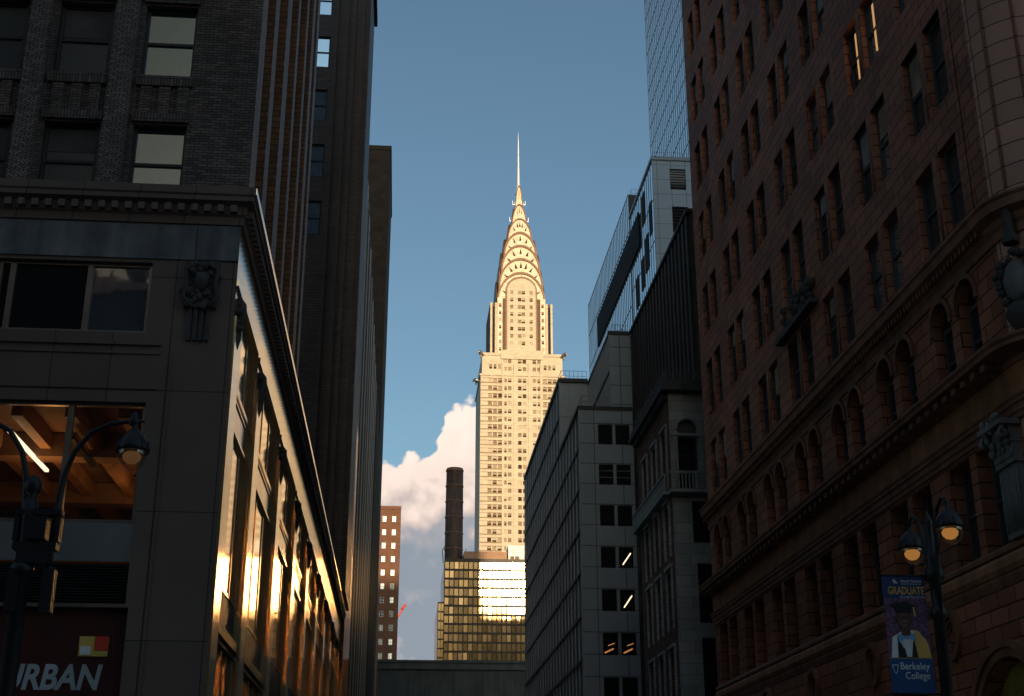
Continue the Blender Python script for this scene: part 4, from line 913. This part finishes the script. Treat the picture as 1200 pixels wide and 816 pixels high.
m_ = MB(); m_.lathe((XR + RC, YC, 17.3), [(RC, 0), (RC, TOPZ - 17.3)], 14, math.pi, 1.5 * math.pi); obj('rounded_corner', m_, 'terracurve', TB)
for a in (28, 62):
    m_ = MB(); m_.tube([(XR + RC - (RC + .01) * math.cos(R(a)), YC - (RC + .01) * math.sin(R(a)), 17.3), (XR + RC - (RC + .01) * math.cos(R(a)), YC - (RC + .01) * math.sin(R(a)), TOPZ)], .05, 6); obj('corner_bead', m_, 'terracurve', TB)
m_ = MB(); m_.quad((XR + RC, YC - RC, 0), (53, YC - RC, 0), (53, YC - RC, TOPZ), (XR + RC, YC - RC, TOPZ)); obj('avenue_wall', m_, 'terracurve', TB)
m_ = MB(); m_.box(XR + .75, 53, YC, YE - .1, 0, TOPZ - .5); obj('core', m_, 'gap', TB)
m_ = MB(); m_.quad((XR, YE, 0), (53, YE, 0), (53, YE, TOPZ), (XR, YE, TOPZ)); obj('rear_wall', m_, 'redbrick', TB)
KR = WinKind('x', 1.25, 2.57, 1, fr=.08, fm='jamb', bars='sash')
KR2 = WinKind('x', 1.25, 2.82, 1, fr=.08, fm='jamb', bars='sash')
rw_ = random.Random(11)
for pi_, p in enumerate(pairs):
    for ri, (z0, z1) in enumerate(rowsR[:9]):
        for (a, b_) in ((p[0], p[1]), (p[2], p[3])):
            if rw_.random() < .3 and ri < 6:
                bl = MB(); hb = rw_.choice((.8, 1.15, 1.3)); bl.box(XR + .215, XR + .222, (a + b_) / 2 - .54, (a + b_) / 2 + .54, z1 - hb, z1 - .09); obj('blind', bl, rw_.choice(('blindgrey', 'blindtan')), TB)
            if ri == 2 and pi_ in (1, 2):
                lc = MB(); lc.box(XR + .23, XR + .24, (a + b_) / 2 - .5, (a + b_) / 2 + (.1 if pi_ == 1 else -.25), z0 + .5, z0 + 2.3); obj('painted_glint', lc, 'glint_glow', TB)  # glowing strip painted in for a gold reflection on the glass
            (KR2 if ri == 1 else KR).put(TB, (XR + .18, (a + b_) / 2, z0), 'winmirror' if rw_.random() < .16 else 'win')
        if ri < 5:
            ml = MB(); ml.box(XR + .08, XR + .17, p[1] + .02, p[2] - .02, z0 + .02, z1 - .02) ; ml.tube([(XR + .04, (p[1] + p[2]) / 2, z0), (XR + .04, (p[1] + p[2]) / 2, z1)], .09, 8); obj('mullion', ml, 'terratrim', TB)
# belt cornice
m_ = MB(); m_.sweep([(0, 16.1), (.06, 16.1), (.08, 16.3), (.05, 16.34), (.12, 16.45), (.16, 16.6), (.4, 16.72), (.42, 16.95), (.48, 17.02), (.48, 17.08), (.02, 17.3), (0, 17.3)], pathR); yy = 30.2
while yy < YE: m_.box(XR - .3, XR - .14, yy, yy + .12, 16.5, 16.66); yy += .26
obj('belt_cornice', m_, 'terratrim', TB)
# arcade storey
ah = []
for p in pairs: ah += [(p[0] + .02, p[1] - .02, 13.4, 15.98), (p[2] + .02, p[3] - .02, 13.4, 15.98)]
m_ = MB(); m_.wall('x', XR, YC, YE, 13.3, 16.1, ah, .5)
for (a, b_, z0, z1) in ah:
    c0 = (a + b_) / 2; r_ = (b_ - a) / 2; zs = z1 - r_; n = 10
    left = [(c0 - r_ * math.cos(R(90 * i / n)), zs + r_ * math.sin(R(90 * i / n))) for i in range(n + 1)]
    m_.prism([(a, z1 + .001), *left[::-1]][::-1], FX(XR), 0.001, .3)
    right = [(2 * c0 - u, v) for u, v in left]
    m_.prism([(b_, z1 + .001), *right], FX(XR), 0.001, .3)
obj('arcade_wall', m_, 'terra', TB)
m_ = MB(); m_.lathe((XR + RC, YC, 0), [(RC - .01, 0), (RC - .01, 17.3)], 14, math.pi, 1.5 * math.pi); obj('corner_drum', m_, 'terracurve', TB)
for (a, b_, z0, z1) in ah:
    c0 = (a + b_) / 2; r_ = (b_ - a) / 2; zs = z1 - r_
    f = MB(); oo = [(c0 + (r_ + .17) * math.cos(R(t)), zs + (r_ + .17) * math.sin(R(t))) for t in range(0, 181, 12)]; oi = [(c0 + (r_ + .02) * math.cos(R(t)), zs + (r_ + .02) * math.sin(R(t))) for t in range(0, 181, 12)]
    for i in range(15): f.prism([oo[i], oo[i + 1], oi[i + 1], oi[i]], FX(XR), -.09, -.002)
    f.box(XR - .08, XR - .002, a - .16, a - .0, zs - .16, zs); f.box(XR - .08, XR - .002, b_, b_ + .16, zs - .16, zs)
    fo = obj('window', f, 'terratrim', TB)
    q = MB(); q.quad((XR + .42, a, z0), (XR + .42, b_, z0), (XR + .42, b_, z1), (XR + .42, a, z1)); obj('pane', q, 'win', fo)
    q = MB(); q.box(XR + .3, XR + .41, a, b_, zs - .1, zs); q.box(XR + .3, XR + .41, a, a + .09, z0, zs - .1); q.box(XR + .3, XR + .41, b_ - .09, b_, z0, zs - .1); q.box(XR + .31, XR + .4, a, b_, z0 + .9, z0 + .97); obj('frame', q, 'jamb', fo)
# main cornice and ochre frieze
m_ = MB(); m_.sweep([(0, 12.75), (.08, 12.8), (.1, 12.92), (.3, 12.98), (.66, 13.02), (.66, 13.12), (.72, 13.2), (.72, 13.27), (.0, 13.42)], pathR); yy = 30.2
while yy < YE: m_.box(XR - .55, XR - .1, yy, yy + .3, 12.8, 12.96); yy += .62
obj('main_cornice', m_, 'terratrim', TB)
m_ = MB(); m_.sweep([(0, 11.98), (.04, 11.98), (.04, 12.76), (0, 12.76)], pathR); obj('frieze', m_, 'orangestone', TB)
m_ = MB(); m_.sweep([(0, 11.42), (.06, 11.42), (.06, 11.56), (.1, 11.58), (.1, 11.74), (.16, 11.78), (.16, 11.86), (.2, 11.92), (.2, 11.97), (0, 11.975)], pathR); obj('architrave', m_, 'terratrim', TB)
# second storey
lh = []
for p in pairs: lh += [(p[0] - .15, p[1] + .05, 8.62, 11.3), (p[2] - .05, p[3] + .15, 8.62, 11.3)]
m_ = MB(); m_.wall('x', XR, YC, YE, 8.4, 11.42, lh, .6); obj('second_storey_wall', m_, 'terra', TB)
KL = WinKind('x', 1.45, 2.68, 1, fr=.1, fm='jamb', bars='sash')
for h in lh: KL.put(TB, (XR + .4, (h[0] + h[1]) / 2, h[2]), 'win')
m_ = MB()
for p in pairs: m_.box(XR + .1, XR + .39, p[1] + .07, p[2] - .07, 8.65, 11.28)
obj('centre_mullion', m_, 'terratrim', TB)
m_ = MB(); m_.sweep([(0, 8.36), (.12, 8.4), (.12, 8.5), (.06, 8.56), (0, 8.6)], pathR); obj('sill_course', m_, 'terratrim', TB)
m_ = MB(); m_.sweep([(0, 7.9), (.1, 7.92), (.16, 8.05), (.14, 8.25), (.08, 8.35), (0, 8.355)], pathR); obj('ochre_band', m_, 'orangestone', TB)
m_ = MB(); m_.sweep([(0, 7.55), (.05, 7.6), (.1, 7.8), (.1, 7.89), (0, 7.895)], pathR); obj('dark_moulding', m_, 'terratrim', TB)
# ground storey with arches and medallions
ac = [31.9 + 6.3 * k for k in range(5)]; ra = 2.0
gh_ = [(c0 - ra, c0 + ra, 0, 3.9 + ra) for c0 in ac]
m_ = MB(); m_.wall('x', XR - .1, YC, YE, 0, 7.55, gh_, .7)
for c0 in ac:
    n = 14; left = [(c0 - ra * math.cos(R(90 * i / n)), 3.9 + ra * math.sin(R(90 * i / n))) for i in range(n + 1)]
    m_.prism([(c0 - ra, 3.9 + ra + .001), *left[::-1]][::-1], FX(XR - .1), .001, .6); right = [(2 * c0 - u, v) for u, v in left]; m_.prism([(c0 + ra, 3.9 + ra + .001), *right], FX(XR - .1), .001, .6)
m_.quad((XR - .1, YC, 7.55), (XR, YC, 7.55), (XR, YE, 7.55), (XR - .1, YE, 7.55))
obj('ground_storey_wall', m_, 'terra', TB)
for i, c0 in enumerate(ac):
    f = MB()
    for (r0, r1, dd) in ((ra + .02, ra + .22, .12), (ra + .24, ra + .42, .2)):
        oo = [(c0 + r1 * math.cos(R(t)), 3.9 + r1 * math.sin(R(t))) for t in range(0, 181, 6)]; oi = [(c0 + r0 * math.cos(R(t)), 3.9 + r0 * math.sin(R(t))) for t in range(0, 181, 6)]
        for k in range(30): f.prism([oo[k], oo[k + 1], oi[k + 1], oi[k]], FX(XR - .1), -dd, -.002)
    fo = obj('arch_surround', f, 'terratrim', TB)
    q = MB(); pts_ = [(c0 + ra * math.cos(R(t)), 3.9 + ra * math.sin(R(t))) for t in range(0, 181, 6)]; q.prism(pts_, FX(XR + .3), 0, .03); obj('fanlight', q, 'glassyel' if i == 0 else 'winblack', fo)
    if i == 0:
        for (r1, mm, dx) in ((1.05, 'glassred', .02), (.5, 'glassyel', .035)):
            q = MB(); pts_ = [(c0 - .1 + r1 * math.cos(R(t)), 4.3 + r1 * .8 * math.sin(R(t))) for t in range(0, 360, 15)]; q.prism(pts_, FX(XR + .3 - dx), 0, .012); obj('stained_disc', q, mm, fo)
    q = MB(); q.quad((XR + .32, c0 - ra, 0), (XR + .32, c0 + ra, 0), (XR + .32, c0 + ra, 3.88), (XR + .32, c0 - ra, 3.88)); obj('shop_glass', q, 'win', fo)
for k in range(5):
    yc = 35.05 + 6.3 * k; f = MB()
    for (r0, r1, dd) in ((.44, .6, .14), (.3, .36, .08)):
        oo = [(yc + r1 * math.cos(R(t)), 7.0 + r1 * math.sin(R(t)) * 1.15) for t in range(0, 361, 12)]; oi = [(yc + r0 * math.cos(R(t)), 7.0 + r0 * 1.15 * math.sin(R(t))) for t in range(0, 361, 12)]
        if r0 > .4: oo = [(a, b_ - .1) for a, b_ in oo]; oi = [(a, b_ - .1) for a, b_ in oi]
        else: oo = [(a, b_ - .1) for a, b_ in oo]; oi = [(a, b_ - .1) for a, b_ in oi]
        for q_ in range(30): f.prism([oo[q_], oo[q_ + 1], oi[q_ + 1], oi[q_]], FX(XR - .1), -dd, -.002)
    for q_ in range(10):
        a = random.random() * 6.28; f.lathe((XR - .14, yc + .22 * math.cos(a), 6.85 + .22 * math.sin(a)), [(.001, -.05), (.06, 0), (.001, .06)], 6)
    obj('medallion', f, 'terratrim', TB)
# corner pilaster, capital, shield
m_ = MB(); m_.box(XR - .16, XR - .01, 29.95, 30.95, 8.6, 10.35)
for i in range(7): m_.tube([(XR - .17, 30.03 + i * .14, 8.75), (XR - .17, 30.03 + i * .14, 10.25)], .045, 6)
m_.box(XR - .24, XR - .01, 29.9, 31.0, 10.36, 10.5); pl_ = obj('corner_pilaster', m_, 'greystone', TB)
m_ = MB(); m_.box(XR - .26, XR - .01, 29.92, 30.98, 10.51, 10.85); rr = random.Random(5)
for i in range(26): yy = 29.95 + rr.random(); zz = 10.55 + rr.random() * 1.0; s_ = .06 + .07 * rr.random(); m_.lathe((XR - .24 - .25 * (zz - 10.5), yy, zz), [(.001, -s_), (s_, 0), (s_ * .7, s_), (.001, s_ * 1.5)], 7)
m_.box(XR - .3, XR - .01, 29.9, 31.0, 10.86, 11.3); m_.box(XR - .55, XR - .01, 29.8, 31.1, 11.28, 11.41)
for s in (29.92, 30.98): m_.tube([(XR - .3, s, 11.0), (XR - .5, s, 11.2), (XR - .55, s + .02, 11.05), (XR - .45, s, 10.95)], .07, 7)
obj('capital', m_, 'greystone', pl_)
def cornerp(a, o): return Vector((XR + RC - (RC + o) * math.cos(R(a)), YC - (RC + o) * math.sin(R(a)), 0))
for a0, mm in ((30, 'greystone'),):
    c0 = cornerp(a0, .22); nrm = Vector((-math.cos(R(a0)), -math.sin(R(a0)), 0)); tn_ = Vector((nrm.y, -nrm.x, 0))
    m_ = MB(); prof = [(.38 * math.sin(R(t)) * (1 if t < 90 else (1 - .25 * (t - 90) / 90)), .55 * -math.cos(R(t))) for t in range(0, 181, 15)]
    k0 = len(m_.v)
    for (x_, z_) in prof:
        for j in range(12): an = 2 * math.pi * j / 12; m_.v.append(tuple(c0 + tn_ * (x_ * math.cos(an)) + nrm * (x_ * .45 * math.sin(an)) + Vector((0, 0, 14.75 + z_))))
    for i in range(len(prof) - 1):
        for j in range(12): m_.smooth.add(len(m_.f)); m_.f.append((k0 + i * 12 + j, k0 + i * 12 + (j + 1) % 12, k0 + (i + 1) * 12 + (j + 1) % 12, k0 + (i + 1) * 12 + j)); m_.m.append(0)
    sh_ = obj('corner_shield', m_, mm, TB)
    m_ = MB()
    for i in range(40):
        an = rr.random() * 6.28; ra_ = .42 + .18 * rr.random(); p_ = c0 + tn_ * (ra_ * math.cos(an)) + nrm * (.02 - .1 * rr.random()) + Vector((0, 0, 14.8 + ra_ * 1.35 * math.sin(an))); s_ = .07 + .08 * rr.random()
        m_.lathe(tuple(p_), [(.001, -s_), (s_ * .9, -s_ * .3), (s_, s_ * .3), (.001, s_ * 1.2)], 7)
    m_.lathe(tuple(c0 + Vector((0, 0, 15.75))), [(.2, 0), (.24, .1), (.12, .3), (.14, .8), (.08, 1.1), (.001, 1.15)], 9)
    m_.lathe(tuple(c0 - nrm * .2 + Vector((0, 0, 13.5))), [(.12, -.1), (.3, .0), (.5, .4), (.42, .6)], 10)
    obj('shield_wreath', m_, 'carving', sh_)
m_ = MB()
for i in range(36): yy = 44.2 + rr.random() * 4.0; zz = 20.6 + (yy - 46.2) * .05 + rr.random() * 1.0; s_ = .08 + .14 * rr.random(); m_.lathe((XR - .05 - .1 * rr.random(), yy, zz), [(.001, -s_), (s_, 0), (s_ * .8, s_), (.001, s_ * 1.4)], 7)
m_.box(XR - .35, XR - .002, 43.9, 48.6, 20.35, 20.55); obj('carved_relief', m_, 'carving', TB)
m_ = MB(); m_.box(XR - .5, XR, YC, YE + .2, TOPZ, TOPZ + .8); m_.box(XR, 53, 28.2, YE + .2, TOPZ - .4, TOPZ + .5); obj('roof', m_, 'terratrim', TB)

# ------------------------------------------------------------------ street lamps
def luminaire(P, x, y, z, s, bulb='bulb'):
    """teardrop head hanging at (x,y,z = top of the neck)"""
    m_ = MB(); m_.lathe((x, y, z), [(.02 * s, .12 * s), (.06 * s, .06 * s), (.05 * s, 0), (.09 * s, -.06 * s), (.2 * s, -.16 * s), (.29 * s, -.3 * s), (.33 * s, -.44 * s), (.33 * s, -.52 * s), (.30 * s, -.52 * s), (.29 * s, -.46 * s), (.001, -.2 * s)], 24)
    for a in range(0, 360, 45): m_.tube([(x + math.cos(R(a)) * .3 * s, y + math.sin(R(a)) * .3 * s, z - .3 * s), (x + math.cos(R(a)) * .34 * s, y + math.sin(R(a)) * .34 * s, z - .5 * s)], .012, 5)
    hd = obj('lamp_head', m_, 'darkmetal', P)
    m_ = MB(); m_.lathe((x, y, z), [(.30 * s, -.521 * s), (.30 * s, -.6 * s), (.24 * s, -.76 * s), (.13 * s, -.88 * s), (.001, -.92 * s)], 24); obj('globe', m_, 'globe', hd)
    m_ = MB(); m_.lathe((x, y, z), [(.001, -.50 * s), (.14 * s, -.53 * s), (.19 * s, -.6 * s), (.17 * s, -.68 * s), (.1 * s, -.75 * s), (.001, -.78 * s)], 24); obj('bulb', m_, bulb, hd)
    m_ = MB(); m_.lathe((x, y, z), [(.29 * s, -.5 * s), (.2 * s, -.44 * s), (.001, -.42 * s)], 20); obj('reflector', m_, 'steel', hd)
    return hd
RL = thing('street_lamp', 'black twin street lamp carrying a navy college banner, in front of the brown terracotta building', 'street lamp', (10.0, 24.1, .13))
m_ = MB(); m_.lathe((10.0, 24.1, .13), [(.3, 0), (.3, .5), (.2, .7), (.15, 1.2), (.12, 1.4), (.105, 5.4), (.16, 5.45), (.16, 5.6), (.11, 5.65), (.1, 6.1), (.19, 6.15), (.19, 6.3), (.13, 6.4), (.15, 6.5), (.15, 6.6), (.09, 6.7), (.075, 7.2), (.09, 7.25), (.03, 7.4), (.001, 7.5)], 20); obj('pole', m_, 'darkmetal', RL)
for s in (-1, 1):
    m_ = MB(); m_.tube([(10, 24.1 + s * .12, 5.6), (10, 24.1 + s * .22, 6.4), (10, 24.1 + s * .3, 7.1), (10, 24.1 + s * .5, 7.55), (10, 24.1 + s * .75, 7.68), (10, 24.1 + s * .93, 7.6), (10, 24.1 + s * .95, 7.5)], [.035, .04, .04, .038, .036, .034, .05], 8)
    m_.tube([(10, 24.1 + s * .2, 6.6), (10, 24.1 + s * .42, 6.9), (10, 24.1 + s * .36, 7.2)], .02, 6); obj('arm', m_, 'darkmetal', RL)
    luminaire(RL, 10, 24.1 + s * .95, 7.46, .8)
# banner
BW0, BW1, BZ0, BZ1, BY = 8.97, 9.79, 4.2, 6.33, 24.1
BN = thing('street_banner', 'navy college banner with a graduate portrait hanging from the right street lamp', 'banner', (9.4, BY, 4.2))
def bb(x, z, y=0): return Vector((BW0 + x, BY + y, BZ0 + z))
def bquad(x0, x1, z0, z1, m, name, d, par=BN):
    q = MB(); q.box(BW0 + x0, BW0 + x1, BY - d - .002, BY - d, BZ0 + z0, BZ0 + z1); return obj(name, q, m, par)
W_, H_ = BW1 - BW0, BZ1 - BZ0
m_ = MB(); m_.box(BW0, BW1, BY, BY + .01, BZ0, BZ1); cloth = obj('cloth', m_, 'navy', BN)
m_ = MB(); m_.tube([(BW0 - .03, BY + .005, BZ1 + .02), (9.95, BY + .005, BZ1 + .02)], .02, 7); m_.tube([(BW0 - .03, BY + .005, BZ0 - .02), (9.95, BY + .005, BZ0 - .02)], .02, 7); obj('banner_rod', m_, 'darkmetal', BN)
bquad(0, W_, 0, .62, 'navyl', 'lower_field', .002, cloth); bquad(0, W_, .615, .625, 'gold', 'line', .006, cloth)
bquad(0, W_, .63, 1.72, 'purple', 'portrait_background', .002, cloth)
def bpoly(pts, m, d, name='portrait_part'):
    q = MB(); q.prism([(BW0 + a * W_, BZ0 + b) for a, b in pts], lambda a, b, dd: (a, BY + dd, b), -d - .002, -d); return obj(name, q, m, cloth)
def ell(cx_, cz_, rx, rz, n=20, a0=0, a1=360): return [(cx_ + rx * math.cos(R(a0 + (a1 - a0) * i / n)), cz_ + rz * math.sin(R(a0 + (a1 - a0) * i / n))) for i in range(n + (0 if a1 - a0 == 360 else 1))]
bpoly([(0.06, .63), (.97, .63), (.9, .95), (.72, 1.12), (.42, 1.14), (.12, 1.0)], 'wht', .006, 'gown')
bpoly([(.64, .63), (.98, .63), (.94, .88), (.82, 1.03), (.66, 1.14), (.62, 1.02)], 'gold', .009, 'stole')
bpoly([(.22, .63), (.68, .63), (.62, .96), (.5, .78), (.36, .8), (.24, 1.02)], 'blk', .010, 'vest')
bpoly([(.42, .64), (.53, .64), (.6, .98), (.34, 1.0)], 'wht', .013, 'shirt')
bpoly(ell(.44, 1.33, .165, .215), 'skin', .012, 'face'); bpoly([(.34, 1.02), (.56, 1.02), (.55, 1.2), (.35, 1.2)], 'skin', .011, 'neck')
bpoly(ell(.36, 1.30, .05, .05, 12), 'skinmid', .0135, 'cheek'); bpoly(ell(.52, 1.30, .05, .05, 12), 'skinmid', .0135, 'cheek'); bpoly(ell(.44, 1.43, .10, .04, 12), 'skinmid', .0135, 'forehead')
for ex in (.27, .61): bpoly(ell(ex, 1.34, .025, .05, 8), 'skin', .011, 'ear')
for ex in (.37, .51): bpoly(ell(ex, 1.365, .06, .034, 12), 'blk', .0145, 'glasses_rim')
for ex in (.37, .51): bpoly(ell(ex, 1.365, .047, .024, 10), 'skinmid', .016, 'glasses')
bpoly(ell(.44, 1.30, .028, .03, 8), 'skinl', .016, 'nose'); bpoly(ell(.44, 1.215, .055, .014, 10), 'skinl', .016, 'smile')
bpoly([(.27, 1.44), (.61, 1.44), (.63, 1.54), (.76, 1.57), (.46, 1.66), (.12, 1.60), (.26, 1.54)], 'blk', .017, 'cap'); bpoly([(.66, 1.56), (.69, 1.56), (.71, 1.38), (.67, 1.38)], 'gold', .018, 'tassel')
bpoly([(.44, 1.0), (.27, 1.07), (.25, .9)], 'bowblue', .017, 'bow_tie'); bpoly([(.44, 1.0), (.66, .93), (.64, 1.08)], 'bowblue', .017, 'bow_tie'); bpoly(ell(.45, .995, .05, .035, 8), 'bowblue', .019, 'bow_knot')
tb = lambda y_: (lambda a, b: Vector((BW0 + a, BY - y_, BZ0 + b)))
text('GRADUATE', .1, 1.79, .15, 0, 'gold', cloth, width=.70, basis=tb(.008), bold=.02)
text('TO A BETTER FUTURE', .32, 1.72, .045, 0, 'wht', cloth, width=.48, basis=tb(.008))
text('Grand Central', .36, 2.02, .05, 0, 'wht', cloth, width=.4, basis=tb(.008), bold=.02); text('PARTNERSHIP', .37, 1.975, .025, 0, 'wht', cloth, width=.39, basis=tb(.008))
bpoly([(.26, 2.0), (.38, 2.0), (.3, 2.06)], 'wht', .006, 'emblem'); bpoly([(.24, 2.03), (.33, 2.06), (.28, 2.08)], 'wht', .008, 'emblem')
text('Berkeley', .2, .37, .17, 0, 'wht', cloth, width=.55, basis=tb(.008), bold=.008); text('College', .28, .2, .17, 0, 'wht', cloth, width=.46, basis=tb(.008), bold=.008)
bpoly([(.08, .38), (.125, .33), (.17, .38), (.2, .5), (.05, .5)], 'wht', .006, 'shield'); bpoly([(.09, .39), (.125, .35), (.16, .39), (.18, .485), (.07, .485)], 'navyl', .009, 'shield_inner')

LLp = thing('street_lamp', 'black twin-armed street lamp with clamped boxes on its pole before the red sign', 'street lamp', (-5.05, 19, .13))
px = lambda z: -5.05
m_ = MB(); m_.lathe((-5.2, 19, .13), [(.3, 0), (.3, .5), (.2, .8), (.16, 1.3), (.13, 1.5), (.115, 5.0), (.16, 5.05), (.16, 5.15), (.11, 5.2), (.11, 5.85), (.1, 6.1), (.05, 6.14), (.11, 6.22), (.13, 6.32), (.1, 6.42), (.001, 6.47)], 20); obj('pole', m_, 'darkmetal', LLp)
LLp.location = (-5.2, 19, .13)
m_.v = []
for o in LLp.children: o.location = (0, 0, 0)
for s in (1, -1):
    def q_(x, z): return (-5.2 + s * (x + 5.2), 19, z)
    m_ = MB(); m_.tube([q_(-4.98, 5.0), q_(-4.99, 5.6), q_(-4.97, 6.2), q_(-4.93, 6.6), q_(-4.83, 6.95), q_(-4.62, 7.26), q_(-4.35, 7.4), q_(-4.05, 7.45), q_(-3.86, 7.45)], [.045, .045, .045, .043, .04, .038, .036, .034, .02], 8)
    m_.lathe(q_(-4.02, 7.38), [(.05, 0), (.09, .06), (.05, .12), (.06, .16), (.001, .22)], 10); obj('arm', m_, 'darkmetal', LLp)
    m_ = luminaire(LLp, q_(-4.0, 0)[0], 19, 7.35, .72, 'bulbdim')
m_ = MB()
m_.box(-5.52, -4.88, 18.9, 19.1, 6.0, 6.08); m_.box(-5.5, -4.9, 18.88, 19.12, 5.5, 5.6); m_.box(-5.42, -4.98, 18.86, 19.14, 5.3, 5.49); m_.box(-5.34, -5.06, 18.84, 19.16, 5.64, 5.96)
for x in (-5.52, -4.95): m_.box(x, x + .07, 18.9, 19.1, 5.63, 5.97)
obj('bracket', m_, 'darkmetal', LLp)
for x in (-5.52, -5.05): m_ = MB(); m_.box(x + .02, x + .18, 18.86, 19.06, 4.62, 5.22); m_.lathe((x + .1, 18.95, 5.23), [(.06, -.02), (.05, .02)], 8); obj('control_box', m_, 'darkmetal', LLp)

# ------------------------------------------------------------------ buildings added behind the camera (sized to shade the street and fill window reflections)
def backb(x0, x1, y0, y1, h, lab, detail=True):
    o = thing('added_back_building', lab, 'building', ((x0 + x1) / 2, (y0 + y1) / 2, 0))
    m_ = MB(); hs = []
    if detail:
        n = max(2, int((x1 - x0) / 2.6))
        for i in range(n):
            xa = x0 + (x1 - x0) * (i + .28) / n; xb = x0 + (x1 - x0) * (i + .72) / n; z = 4
            while z < min(h, 75) - 3: hs.append((xa, xb, z, z + 1.9)); z += 3.7
    m_.wall('y', y1, x0, x1, 0, h, hs, -.3); m_.box(x0, x1, y0, y1 - .35, 0, h - .01); obj('wall', m_, 'backbrick', o)
    m_ = MB(); m_.box(x0, x1, y1 + .001, y1 + .35, h - .7, h + .3); obj('cornice', m_, 'terratrim', o)
    return o
backb(-95, -25.6, -75, -40, 100, 'tall brown brick block added for shade across the avenue, left side behind the viewer')
lo = backb(-25.5, -18.6, -75, -40, 44, 'low brown brick block with a roof hut across the avenue')
m_ = MB(); m_.box(-23.6, -21.6, -46, -42, 44, 46.6); m_.tube([(-24.6, -42, 44), (-24.6, -42, 46)], .25, 6); m_.tube([(-20.3, -42, 44), (-20.3, -42, 46.4)], .18, 6); obj('roof_hut', m_, 'backbrick', lo)
backb(-18.5, -4.1, -75, -40, 43, 'plain low brown block across the avenue')
backb(-4, 62, -75, -40, 41, 'long low brown block across the avenue, straight behind the viewer')
backb(7, 24.4, -175, -140, 127, 'tall brown slab added to block the sun, behind the long low one', False)
backb(24.5, 73.4, -180, -140, 184, 'very tall brown slab added to block the sun, highest of the row behind the viewer', False)
backb(73.5, 150, -175, -140, 143.5, 'wide brown slab added to block the sun, right end of the row behind the viewer', False)
print('objects', len(bpy.data.objects))
